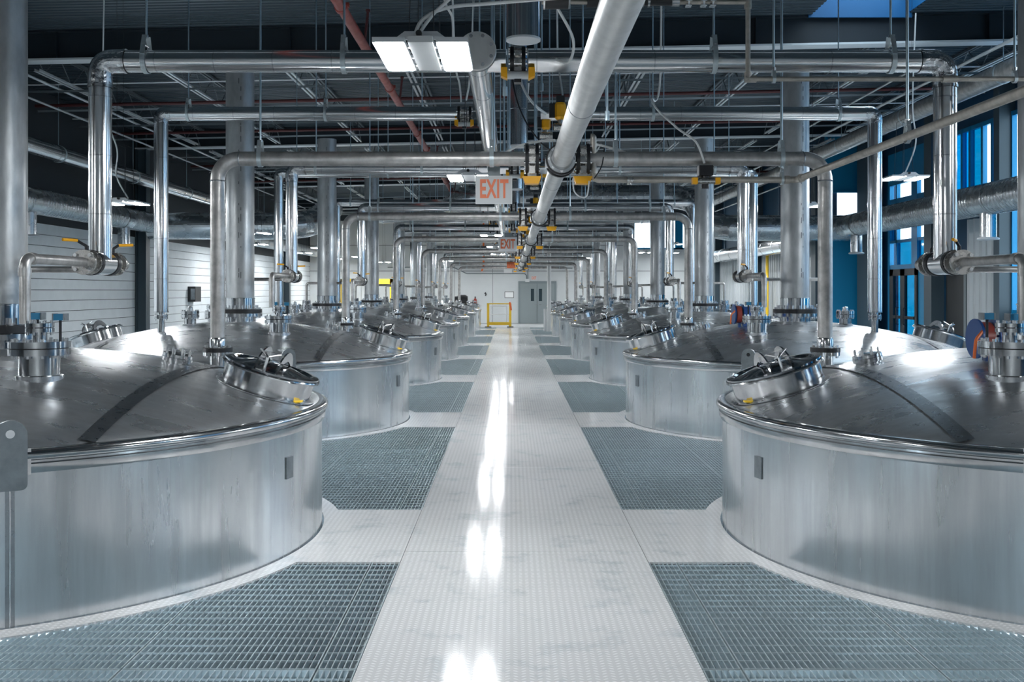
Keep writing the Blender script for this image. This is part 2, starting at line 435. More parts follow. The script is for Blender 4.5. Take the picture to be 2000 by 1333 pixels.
# ---- back wall: wide panels
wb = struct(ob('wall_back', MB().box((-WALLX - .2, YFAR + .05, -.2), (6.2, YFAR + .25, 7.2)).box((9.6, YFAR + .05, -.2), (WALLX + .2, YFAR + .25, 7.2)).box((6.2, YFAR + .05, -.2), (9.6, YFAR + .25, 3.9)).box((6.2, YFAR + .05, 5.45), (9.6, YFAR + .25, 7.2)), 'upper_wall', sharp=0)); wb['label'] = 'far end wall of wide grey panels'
xs = [-WALLX, -7.9, -5.2, -3.0, -.98, 3.3, 6.2, 9.6, WALLX]
for i in range(len(xs) - 1):
    for z0, z1 in ((0, 2.75), (2.76, 4.1), (4.11, 5.4)):
        if i == 6: z1 = min(z1, 3.9)
        if i == 6 and z0 > 4: continue
        ob('wall_panel', MB().box((xs[i] + .008, YFAR, z0 + .008), (xs[i + 1] - .008, YFAR + .05, z1 - .008)), 'panel_paint', wb, sharp=0)
w1 = struct(ob('window_1', MB().box((6.2, YFAR - .02, 3.9), (9.6, YFAR + .06, 3.98)).box((6.2, YFAR - .02, 5.4), (9.6, YFAR + .06, 5.48)).box((6.2, YFAR - .02, 3.9), (6.4, YFAR + .06, 5.4)).box((7.5, YFAR - .02, 3.9), (7.8, YFAR + .06, 5.4)).box((8.6, YFAR - .02, 3.9), (9.0, YFAR + .06, 5.4)), 'blue_frame', sharp=0)); w1['label'] = 'high blue framed window in the far wall'
for a, b in ((6.4, 7.5), (7.8, 8.6), (9.0, 9.6)): ob('pane', MB().box((a, YFAR - .03, 3.98), (b, YFAR - .02, 5.4)), 'clear_glass', w1, sharp=0)

wf = struct(ob('wall_front', MB().box((-WALLX - .25, -6.2, -.2), (WALLX + .25, -6.0, 7.2)), 'panel_paint', sharp=0)); wf['label'] = 'grey wall behind the viewer'
# ---- right wall
wr = struct(ob('wall_right', MB().box((WALLX + .04, -6.1, -.2), (WALLX + .25, 20.9, 1.2)).box((WALLX + .04, -6.1, 1.2), (WALLX + .25, 2.0, 5.5)).box((WALLX + .04, -6.1, 5.5), (WALLX + .25, 30, 7.0)).box((WALLX + .04, 20.9, -.2), (WALLX + .25, 24.15, 3.9)).box((9.75, 30.25, -.2), (9.95, YFAR, 7.0)).box((WALLX + .04, 24.15, -.2), (WALLX + .25, 25.05, 5.5)).box((WALLX+.04, 27.75, -.2), (WALLX + .25, 30, 5.5)), 'blue_lit_wall', sharp=0)); wr['label'] = 'right wall with siding, dark doorway and blue glazing'
def corr(m, x, ya, yb, z0, z1, p=.30, d=.07):
    y = ya; vs = []; fs = []
    prof = []
    while y < yb - 1e-6:
        for dy, dx in ((0, 0), (p * .35, 0), (p * .5, -d), (p * .85, -d)): 
            if y + dy <= yb: prof.append((y + dy, dx))
        y += p
    for a, dx in prof: vs += [(x + dx, a, z0), (x + dx, a, z1)]
    for i in range(len(prof) - 1): fs.append((2 * i, 2 * i + 2, 2 * i + 3, 2 * i + 1))
    m.add(vs, fs)
for ya, yb, x in ((21.15, 22.0, WALLX), (22.02, 22.9, WALLX), (31.6, 34.6, 9.70), (34.65, 38.2, 9.70), (38.9, 43.0, 9.70), (43.1, 47.5, 9.70), (47.6, YFAR, 9.70)):
    m = MB(); corr(m, x, ya, yb, 0, 3.35); ob('siding_panel', m, 'siding', wr, sharp=0)
for yc, x in ((24.55, WALLX), (38.55, 9.7), (46.0, 9.7), (30.9, 9.7)):
    ob('wall_column', MB().box((x - .28, yc - .22, 0), (x + .04, yc + .22, 6.2)), 'column_paint', wr, sharp=0)
ob('wall_column', MB().box((WALLX - .30, 28.1, 0), (WALLX - .28, 29.5, 6.3)).box((WALLX - .28, 28.7, 0), (WALLX, 28.75, 6.3)), 'column_paint', wr, sharp=0)
ob('door_recess', MB().box((WALLX - .02, 23.15, 0), (WALLX + .03, 24.1, 2.45)), 'black_plastic', wr, sharp=0)
ob('door_casing', MB().box((WALLX - .04, 23.0, 0), (WALLX + .02, 23.12, 2.55)).box((WALLX - .04, 23.0, 2.45), (WALLX + .02, 24.15, 2.55)), 'trim_paint', wr, sharp=0)
# blue cross wall facing the aisle end
bw = struct(ob('wall_cross', MB().box((9.55, 30.0, -.2), (WALLX + .25, 30.2, 3.45)).box((9.55, 30.0, 4.75), (WALLX + .25, 30.2, 6.9)).box((10.62, 30.0, 3.45), (WALLX + .25, 30.2, 4.75)), 'blue_wall', sharp=0)); bw['label'] = 'saturated blue wall return beside the glazed entrance'
w2 = struct(ob('window_2', MB().box((9.55, 29.97, 3.45), (9.62, 30.0, 4.75)).box((10.55, 29.97, 3.45), (10.62, 30.0, 4.75)).box((9.55, 29.97, 4.68), (10.62, 30.0, 4.75)).box((9.55, 29.97, 3.45), (10.62, 30.0, 3.52)), 'blue_frame', sharp=0)); w2['label'] = 'bright square window above the blue wall'
ob('pane', MB().box((9.6, 30.05, 3.5), (10.57, 30.07, 4.7)), 'clear_glass', w2, sharp=0)
# glazed entrance, y 25.05..27.75
w3 = struct(ob('window_3', MB().box((WALLX - .04, 25.05, 2.3), (WALLX + .06, 27.75, 2.42)).box((WALLX - .04, 25.05, 3.02), (WALLX + .06, 27.75, 3.1)).box((WALLX - .04, 25.05, 4.0), (WALLX + .06, 27.75, 4.24)).box((WALLX - .04, 25.05, 4.62), (WALLX + .06, 27.75, 5.5)).box((WALLX - .05, 25.75, 2.42), (WALLX + .06, 26.12, 4.62)).box((WALLX - .05, 25.05, 0), (WALLX + .06, 25.12, 4.62)).box((WALLX - .05, 27.6, 0), (WALLX + .06, 27.75, 4.62)).box((WALLX - .04, 27.12, 2.42), (WALLX + .06, 27.2, 4.62)), 'blue_frame', sharp=0)); w3['label'] = 'blue framed glazed entrance screen in the right wall'
for a, b in ((25.12, 25.75), (26.12, 27.12), (27.2, 27.6)):
    ob('pane', MB().box((WALLX + .01, a, 4.24), (WALLX + .02, b, 4.62)), 'clear_glass', w3, sharp=0)
    ob('pane', MB().box((WALLX + .01, a, 3.1), (WALLX + .02, b, 4.0)), 'clear_glass' if b < 27.3 else 'blue_glass', w3, sharp=0)
    ob('pane', MB().box((WALLX + .01, a, 2.42), (WALLX + .02, b, 3.02)), 'clear_glass' if b > 27.3 else 'blue_glass', w3, sharp=0)
ob('side_panel', MB().box((WALLX - .02, 25.12, 0), (WALLX + .03, 25.75, 2.3)), 'blue_wall', w3, sharp=0)
d2 = struct(ob('door_2', MB().box((WALLX - .06, 25.75, 0), (WALLX + .02, 25.9, 2.3)).box((WALLX - .06, 26.55, 0), (WALLX + .02, 26.85, 2.3)).box((WALLX - .06, 27.35, 0), (WALLX + .02, 27.6, 2.3)).box((WALLX - .06, 25.75, 2.12), (WALLX + .02, 27.6, 2.3)).box((WALLX - .06, 25.75, 0), (WALLX + .02, 27.6, .25)).box((WALLX - .08, 25.9, .95), (WALLX - .02, 27.4, 1.03)), 'black_metal', sharp=0)); d2['label'] = 'black framed glass double door in the blue entrance screen'
for a, b in ((25.9, 26.55), (26.85, 27.35)): ob('pane', MB().box((WALLX - .02, a, .25), (WALLX - .01, b, 2.12)), 'blue_glass', d2, sharp=0)
m = MB()
for yy in (26.45, 26.95): m.tube([(WALLX - .06, yy, .8), (WALLX - .13, yy, .8), (WALLX - .13, yy, 1.25), (WALLX - .06, yy, 1.25)], .014, 8, .03)
ob('handle', m, 'black_metal', d2)
# clerestory glazing nearer, z 3.9..5.5
w4 = struct(ob('window_4', MB().box((WALLX - .04, 20.9, 3.9), (WALLX + .05, 24.15, 4.0)).box((WALLX - .04, 2, 1.2), (WALLX + .05, 20.9, 1.3)).box((WALLX - .04, 2, 5.4), (WALLX + .05, 24.15, 5.5)), 'blue_frame', sharp=0)); w4['label'] = 'tall blue clerestory window strip at the upper right'
yy = 15.0; kinds = ['blue_glass', 'clear_glass', 'deep_blue_glass']
k = 0
near = [(2 + 1.35 * k, 2 + 1.35 * (k + 1), ('blue_glass', 'clear_glass', 'blue_glass', 'deep_blue_glass')[k % 4]) for k in range(14)]
for a, b, kd in near + [(21.3, 21.75, 'blue_glass'), (21.75, 22.2, 'clear_glass'), (22.2, 22.8, 'blue_glass'), (22.8, 23.2, 'deep_blue_glass'), (23.2, 24.1, 'deep_blue_glass')]:
    zb = 4.0 if a > 21 else 1.3
    ob('pane', MB().box((WALLX + .01, a + .04, zb), (WALLX + .02, b - .04, 5.4)), kd, w4, sharp=0)
    ob('mullion', MB().box((WALLX - .05, b - .05, zb - .1), (WALLX + .05, b + .05, 5.5)), 'blue_frame', w4, sharp=0)
ob('mullion', MB().box((WALLX - .3, 20.9, 0), (WALLX + .05, 21.15, 6.2)), 'column_paint', w4, sharp=0)

# ================================================================== HIGH-BAY LIGHTS
def fixture(x, y, z, label, group, w=.52, d=.70, lm='lamp_panel'):
    t = thing('high_bay_light', label, 'light', (x, y, z), group)
    for sx in (-1, 1):
        cx = x + sx * w * .335
        ob('led_panel', MB().box((cx - .078, y - d / 2 + .02, z - .006), (cx + .078, y + d / 2 - .02, z)), lm, t, sharp=0)
        ob('panel_housing', MB().box((cx - .088, y - d / 2, z + .0005), (cx + .088, y + d / 2, z + .028)), 'lamp_housing', t, sharp=0)
    m = MB().box((x - .068, y - d / 2, z), (x + .068, y + d / 2, z + .035))
    for sx in (-1, 1):
        for q in (-.2, .05, .25): m.box((x + sx * .078 - .012, y + q - .02, z + .005), (x + sx * .078 + .012, y + q + .02, z + .02))
    ob('driver_plate', m, 'sign_face', t, sharp=0)
    br = MB().extrude([(x - .15, y - d / 2 + .06, z + .03), (x + .15, y - d / 2 + .06, z + .03), (x + .09, y - d / 2 + .06, z + .075), (x - .09, y - d / 2 + .06, z + .075)], (0, .02, 0))
    br.box((x - .06, y - d / 2 + .08, z + .03), (x + .06, y + d / 2 - .1, z + .07))
    b_ = ob('bracket', br, 'lamp_housing', t, sharp=0)
    ob('knob', MB().cyl((x - .01, y - d / 2 + .06, z + .06), (x - .01, y - d / 2 + .035, z + .06), .017, 12), 'black_plastic', b_)
    wr_ = MB()
    for sx in (-1, 1): wr_.cyl((x + sx * .07, y - d / 2 + .1, z + .03), (x + sx * .05, y - d / 2 + .15, z + .9), .003, 5).cyl((x + sx * .07, y + d / 2 - .1, z + .03), (x + sx * .05, y + d / 2 - .15, z + .9), .003, 5).cyl((x + sx * .05, y - .2, z + .9), (x + sx * .05, y - .2, zr(x, ZD) + .03), .003, 5).cyl((x + sx * .05, y - d / 2 + .15, z + .9), (x + sx * .05, y + d / 2 - .15, z + .9), .003, 5)
    ob('hanger_wire', wr_, 'black_plastic', t, sharp=0)
    return t
f0 = fixture(-.50, 5.75, 3.06, 'bright twin-panel LED light, nearest above the aisle beside the red pipe', 'twin-panel lights above the aisle')
for n, nm in ((1, 'second light above the aisle, hidden partly behind the EXIT sign'), (2, 'third light above the aisle'), (3, 'fourth light above the aisle'), (4, 'fifth light above the aisle'), (5, 'sixth light above the aisle'), (6, 'farthest light above the aisle before the end wall')):
    shifted(f0, PITCH * n, 'bright twin-panel LED light, ' + nm)
for n, q in ((-1, 'just behind the viewer'), (-1.6, 'farther behind the viewer')): shifted(f0, PITCH * n, 'twin-panel LED light above the aisle ' + q)
s0 = fixture(-6.05, 15.5, 3.07, 'twin-panel LED light, first over the left tanks below the round duct', 'twin-panel lights over the left tanks', .60, .6, 'side_lamp_panel')
for q, y in enumerate((23.5, 31.5, 39.5, 47.0)): shifted(s0, y - 15.5, 'twin-panel LED light, %s over the left tanks' % ['second', 'third', 'fourth', 'last'][q])
for y, q in ((8.8, 'just outside the picture edge'), (2.0, 'beside the viewer')): shifted(s0, y - 15.5, 'twin-panel LED light over the left tanks, ' + q)
r0 = fixture(6.1, 15.4, 3.45, 'twin-panel LED light, first over the right tanks above the silver duct', 'twin-panel lights over the right tanks', .60, .6, 'side_lamp_panel')
for q, y in enumerate((20.4, 29.0, 37.0, 45.0)): shifted(r0, y - 15.4, 'twin-panel LED light, %s over the right tanks' % ['second', 'third', 'fourth', 'last'][q])
for y, q in ((8.8, 'just outside the picture edge'), (2.0, 'beside the viewer')): shifted(r0, y - 15.4, 'twin-panel LED light over the right tanks, ' + q)
wl0 = fixture(-8.7, 34.0, 3.3, 'twin-panel LED light, first of those near the left wall', 'twin-panel lights near the left wall', .60, .6, 'side_lamp_panel')
for y, lb in ((41.5, 'second of those near the left wall'), (49.3, 'last near the left wall before the far end'), (4.0, 'near the left wall beside the viewer'), (9.0, 'near the left wall, just outside the picture'), (14.2, 'near the left wall, at the picture edge')): shifted(wl0, y - 34, 'twin-panel LED light, ' + lb)
wr0 = fixture(8.0, 34.0, 3.6, 'twin-panel LED light, first of those near the right wall', 'twin-panel lights near the right wall', .60, .6, 'side_lamp_panel')
for y, lb in ((41.5, 'second of those near the right wall'), (49.3, 'last near the right wall before the far end'), (4.0, 'near the right wall beside the viewer'), (9.0, 'near the right wall, just outside the picture'), (14.2, 'near the right wall, at the picture edge')): shifted(wr0, y - 34, 'twin-panel LED light, ' + lb)
ce0 = fixture(-3.2, 49.2, 3.2, 'added twin-panel LED light, left of the aisle close to the far wall', 'twin-panel lights by the far wall', .60, .6)  # the left and right lights here are added to brighten the far wall
shifted(ce0, 0, 'added twin-panel LED light, right of the aisle close to the far wall', 7.2, .14)
shifted(ce0, 0, 'twin-panel LED light, above the yellow gate close to the far wall', 3.0, .06)

# ================================================================== TANKS
ZR, ZA = .89, 1.30
def zd(r): return ZA - (ZA - ZR) * (r / TR) ** 2
def flange_pair(t, c, r, z0, h, gap=.006, nb=12, br=.011, name='flange', m='polished_steel', m2=None):
    x, y = c
    ob(name, MB().lathe((x, y, z0), (0, 0, 1), [(r, 0), (r, h)], 32), m, t)
    ob(name, MB().lathe((x, y, z0 + h + gap), (0, 0, 1), [(r, 0), (r, h)], 32), m2 or m, t)
    ob('gasket', MB().lathe((x, y, z0 + h), (0, 0, 1), [(r * .93, 0), (r * .93, gap)], 24), 'black_metal', t)
    ob('bolt_ring', MB().bolts((x, y, z0), (0, 0, 1), r * .86, nb, br, -.018, 2 * h + gap + .016, 6), 'bolt_steel', t)
def build_tank(s):
    yc = Y0; cx = X(s, UC)
    def P(du, dy, z): return (X(s, UC + du), yc + dy, z)
    t = thing('storage_tank', 'x', 'tank', (cx, yc, 0), 'domed steel tanks in two rows')
    ob('shell', MB().lathe((cx, yc, 0), (0, 0, 1), [(TR, -3.0), (TR, .775)], 160, False), 'shell_steel', t)
    prof = [(TR, .772), (TR + .022, .776), (TR + .026, .79), (TR + .026, .822), (TR + .012, .828), (TR + .012, .838)]
    for k in range(9): a = -pi / 2 + pi * k / 8; prof.append((TR + .012 + .034 * cos(a), .868 + .03 * sin(a)))
    prof.append((TR - .03, .899))
    ob('rim', MB().lathe((cx, yc, 0), (0, 0, 1), prof, 160, False), 'polished_steel', t)
    prof = [(TR + .005, .885)] + [(TR * (1 - k / 24), zd(TR * (1 - k / 24)) + (.004 if k else 0)) for k in range(0, 25)]
    ob('dome', MB().lathe((cx, yc, 0), (0, 0, 1), prof, 128, False), 'dome_steel', t, sharp=60)
    for du in (-1.36, 1.36):            # polished weld seams across the dome
        vs = []; fs = []; L = sqrt((TR - .03) ** 2 - du * du); N = 64
        for i in range(N + 1):
            dy = -L + 2 * L * i / N
            for w in (-.045, .045): vs.append(P(du + w, dy, zd(sqrt((du + w) ** 2 + dy * dy)) + .0115))
        for i in range(N): q = (2 * i, 2 * i + 1, 2 * i + 3, 2 * i + 2); fs.append(q if s > 0 else q[::-1])
        ob('weld_seam', MB().add(vs, fs), 'seam_steel', t, sharp=60)
    # lifting lugs
    for ang in (math.atan2(-2.05, -1.12), math.atan2(2.05, 1.12)):
        er = V((s * cos(ang), sin(ang), 0)); et = V((-er.y, er.x, 0)); c = V((cx, yc, 0)) + er * (TR + .035)
        w = .078; poly = []
        for k in range(13): a = pi * k / 12; poly.append(c + et * (w * cos(a)) + V((0, 0, .975 + w * sin(a))))
        for k in range(5): a = pi + pi / 2 * k / 4; poly.append(c + et * (-w + .03 + .03 * cos(a)) + V((0, 0, .70 + .03 + .03 * sin(a))))
        for k in range(5): a = 1.5 * pi + pi / 2 * k / 4; poly.append(c + et * (w - .03 + .03 * cos(a)) + V((0, 0, .70 + .03 + .03 * sin(a))))
        lg = ob('lifting_lug', MB().extrude(poly, er * .028), 'lug_steel', t, sharp=40)
        hc = c + V((0, 0, .985)) 
        ob('lug_hole', MB().cyl(hc - er * .001, hc + er * .0295, .021, 20), 'end_cap_white' if s < 0 else 'black_metal', lg)
        ob('lug_pad', MB().extrude([c - er * .04 + et * .095 + V((0, 0, .905)), c - er * .04 - et * .095 + V((0, 0, .905)), c - er * .04 - et * .095 + V((0, 0, .77)), c - er * .04 + et * .095 + V((0, 0, .77))], er * .042), 'polished_steel', lg, sharp=0)
        q = V((cx, yc, 0)) + er * (TR - .004)
        ob('shell_seam', MB().extrude([q + et * .022 + V((0, 0, 0)), q - et * .022, q - et * .022 + V((0, 0, .74)), q + et * .022 + V((0, 0, .74))], er * .007), 'seam_steel', t, sharp=0)
        ob('seam_bead', MB().cyl(q + er * .006, q + er * .006 + V((0, 0, .74)), .005, 8), 'polished_steel', t)
    # manways, one over the aisle edge and one opposite
    for sg in (-1, 1):
        du = sg * 1.86; b = V(P(du, 0, zd(abs(du)) - .05))
        sl = 2 * (ZA - ZR) * abs(du) / TR ** 2; nrm = V((s * sg * sl, 0, 1)).normalized()
        tn = V((0, 1, 0)); sd = tn.cross(nrm).normalized()
        mr = .325
        nk = ob('manway_neck', MB().lathe(b, nrm, [(mr - .012, 0), (mr - .012, .175), (mr + .018, .180), (mr + .022, .19), (mr + .018, .198), (mr - .01, .20)], 56), 'polished_steel', t)
        lid = ob('manway_lid', MB().lathe(b, nrm, [(mr + .008, .200), (mr + .008, .212), (mr - .035, .216), (mr - .05, .204), (mr - .11, .212), (mr * .45, .232), (0.0001, .240)], 56), 'lid_steel', t, sharp=25)
        ob('collar', MB().lathe(b, nrm, [(mr + .022, .045), (mr + .022, .05), (mr - .01, .056)], 48), 'seam_steel', nk)
        Q = lambda a, c_, h: b + tn * a + sd * c_ + nrm * h
        # two arched clamp arms, cross bar, hand wheel with spokes
        for o_ in (-.075, .075):
            top = []; bot = []
            for k in range(15):
                q = -.5 + k / 14 * 1.0; hh = .235 + .105 * cos(q * pi) ** .7 if abs(q) < .5 else .235
                top.append((q, hh)); 
            poly = [Q(a * .46, o_, h) for a, h in top] + [Q(a * .40, o_, h - .045 - .02 * cos(a * pi)) for a, h in reversed(top)]
            ob('clamp_arm', MB().extrude(poly, sd * .012), 'polished_steel', lid, sharp=30)
        ob('cross_bar', MB().extrude([Q(-.02, -.085, .27), Q(.02, -.085, .27), Q(.02, -.085, .31), Q(-.02, -.085, .31)], sd * .17), 'polished_steel', lid, sharp=0)
        c0 = Q(-.235, .0, 0)
        m = MB().cyl(c0 + nrm * .12, c0 + nrm * .31, .010, 10).cyl(c0 + nrm * .10 - sd * .035, c0 + nrm * .10 + sd * .035, .012, 10)
        ob('swing_bolt', m, 'bolt_steel', lid)
        m = MB()
        for k in range(3):
            a = 2 * pi * k / 3 + .5; e = c0 + nrm * .315 + (sd * cos(a) + tn * sin(a)) * .085 + nrm * .02
            m.cyl(c0 + nrm * .30, e, .007, 8)
        ob('hand_wheel', m, 'bolt_steel', lid)
        m = MB()
        for o_ in (-.075, .075): m.cyl(Q(.26, o_ - .02, .19), Q(.26, o_ + .03, .19), .016, 10).cyl(Q(.34, o_, .10), Q(.30, o_, .20), .012, 8)
        ob('hinge', m, 'bolt_steel', nk)
        if sg < 0:
            ob('yellow_tag', MB().cbox(P(-2.14, -.17, .945), (.055, .05, .012)), 'safety_yellow', t, sharp=0)
    # name plate on the shell near the aisle
    a0 = math.atan2(-.55, -2.16); er = V((s * cos(a0), sin(a0), 0)); et = V((-er.y, er.x, 0)); q = V((cx, yc, .56)) + er * (TR + .002)
    ob('name_plate', MB().extrude([q + et * .045 + V((0, 0, .07)), q - et * .045 + V((0, 0, .07)), q - et * .045 - V((0, 0, .07)), q + et * .045 - V((0, 0, .07))], er * .006), 'lug_steel', t, sharp=0)
    # centre nozzle for the stack
    ob('stack_nozzle', MB().lathe((cx, yc, 0), (0, 0, 1), [(.20, ZA - .05), (.20, 1.375)], 32), 'polished_steel', t)
    ob('flange', MB().lathe((cx, yc, 0), (0, 0, 1), [(.285, 1.365), (.285, 1.405)], 40), 'polished_steel', t)
    ob('black_flange', MB().lathe((cx, yc, 0), (0, 0, 1), [(.285, 1.411), (.285, 1.463)], 40), 'black_metal', t)
    ob('bolt_ring', MB().bolts((cx, yc, 1.365), (0, 0, 1), .255, 16, .013, -.022, .118, 6), 'bolt_steel', t)
    # feed nozzle (near the camera) with stepped flanges
    for (du, dy, rb, rf, z1) in ((-.74, -.95, .118, .175, 1.315), (.47, .35, .065, .105, 1.34), (.55, -.35, .075, .115, 1.36)):
        x, y, _ = P(du, dy, 0); r = sqrt(du * du + dy * dy)
        ob('nozzle', MB().lathe((x, y, 0), (0, 0, 1), [(rb, zd(r) - .06), (rb, z1 + .01)], 32), 'polished_steel', t)
        ob('nozzle_collar', MB().lathe((x, y, 0), (0, 0, 1), [(rb + .02, zd(r) - .03), (rb + .018, zd(r) + .008), (rb, zd(r) + .014)], 32), 'seam_steel', t)
        flange_pair(t, (x, y), rf, z1, .038, nb=12)
        if du < .5:
            ob('nozzle', MB().lathe((x, y, 0), (0, 0, 1), [(.042, z1 + .08), (.042, 1.455)], 20), 'polished_steel', t)
            flange_pair(t, (x, y), .082, 1.452, .024, nb=8, br=.008)
        else:
            ob('blind_cap', MB().lathe((x, y, 0), (0, 0, 1), [(.035, z1 + .08), (.035, z1 + .13), (.0001, z1 + .145)], 16), 'bolt_steel', t)
    # small studded inspection nozzle
    x, y, _ = P(-1.19, .16, 0); r = sqrt(1.19 ** 2 + .16 ** 2); sl = 2 * (ZA - ZR) * r / TR ** 2
    nn = V((-s * sl, 0, 1)).normalized(); b = V((x, y, zd(r) - .02))
    ob('inspection_nozzle', MB().lathe(b, nn, [(.09, 0), (.09, .035), (.105, .036), (.105, .066), (.102, .068), (.102, .09), (.0001, .092)], 36), 'polished_steel', t)
    ob('stud_ring', MB().bolts(b, nn, .086, 8, .0065, .05, .128, 6), 'bolt_steel', t)
    # nozzle under the bare riser and under the thin insulated riser
    x, y, _ = P(-1.225, 1.05, 0); r = sqrt(1.225 ** 2 + 1.05 ** 2)
    ob('nozzle', MB().lathe((x, y, 0), (0, 0, 1), [(.062, zd(r) - .06), (.062, 1.19)], 24), 'polished_steel', t)
    ob('flange', MB().lathe((x, y, 0), (0, 0, 1), [(.115, 1.18), (.115, 1.208)], 32), 'polished_steel', t)
    ob('bolt_ring', MB().bolts((x, y, 1.18), (0, 0, 1), .098, 8, .010, -.018, .082, 6), 'bolt_steel', t)
    x, y, _ = P(.74, -.87, 0); r = sqrt(.74 ** 2 + .87 ** 2)
    ob('nozzle', MB().lathe((x, y, 0), (0, 0, 1), [(.042, zd(r) - .06), (.042, 1.37)], 20), 'polished_steel', t)
    flange_pair(t, (x, y), .082, 1.355, .022, nb=8, br=.008)
    return t
def tank_label(s, n): return 'domed stainless steel tank with two manways, %s in the %s row' % (ORD[n], SIDE[s])
for s in (-1, 1):
    t0 = build_tank(s)
    for n in range(NB):
        o = t0 if n == 0 else shifted(t0, PITCH * n, '')
        o['label'] = tank_label(s, n)

# ================================================================== VERTICAL STACKS
def build_stack(s):
    cx, yc = X(s, UC), Y0
    t = thing('vent_stack', 'x', 'pipe', (cx, yc, 1.46), 'thick grey stacks on the tank centres')
    ob('stack_foot', MB().lathe((cx, yc, 0), (0, 0, 1), [(.19, 1.466), (.19, 1.60), (.196, 1.602), (.196, 1.61), (.186, 1.614)], 32), 'polished_steel', t)
    ob('stack_pipe', MB().lathe((cx, yc, 0), (0, 0, 1), [(.184, 1.612), (.184, 4.66)], 40), 'stack_steel', t)
    ob('stud_ring', MB().bolts((cx, yc, 1.463), (0, 0, 1), .225, 16, .012, 0, .05, 6), 'bolt_steel', t)
    # drilled marks in a vertical line along the weld
    m = MB()
    rr = random.Random(5)
    for k in range(26): 
        z = 1.9 + rr.random() * 2.6; a = R_(-72) if k % 3 else R_(-80)
        m.cbox((cx + .1845 * cos(a), yc + .1845 * sin(a), z), (.006, .004, .02 + .06 * rr.random()))
    ob('stencil_mark', m, 'black_plastic', t, sharp=0)
    return t
for s in (-1, 1):
    t0 = build_stack(s)
    for n in range(NB):
        o = t0 if n == 0 else shifted(t0, PITCH * n, '')
        o['label'] = 'thick grey steel vent stack rising from the %s tank on the %s' % (ORD[n], SIDE[s])

# ================================================================== PIPE HELPERS
def bands(p0, p1, r, step=.42, start=.25):
    m = MB(); a = V(p0); b = V(p1); L = (b - a).length; d = (b - a).normalized(); k = start
    while k < L - .05:
        m.lathe(a + d * k, d, [(r + .0005, -.004), (r + .0022, -.003), (r + .0022, .003), (r + .0005, .004)], 24, False); k += step
    return m
def gore_elbow(m, p, d0, d1, r, rad, n=6):
    """insulation-jacket elbow built from flat gores"""
    m.tube([V(p) + V(d0) * rad, V(p), V(p) + V(d1) * rad], r, 28, rad * .999, n)
ZI, YI, UI, RI = 3.35, Y0 + .15, 3.03, .079     # large insulated line
ZS, YS, US, RS = 3.90, Y0 - .87, 4.42, .086     # thin insulated line
ZBP, YBP, UB, RB = 2.77, Y0 + 1.05, 2.455, .058 # bare steel line
ZV = 1.90

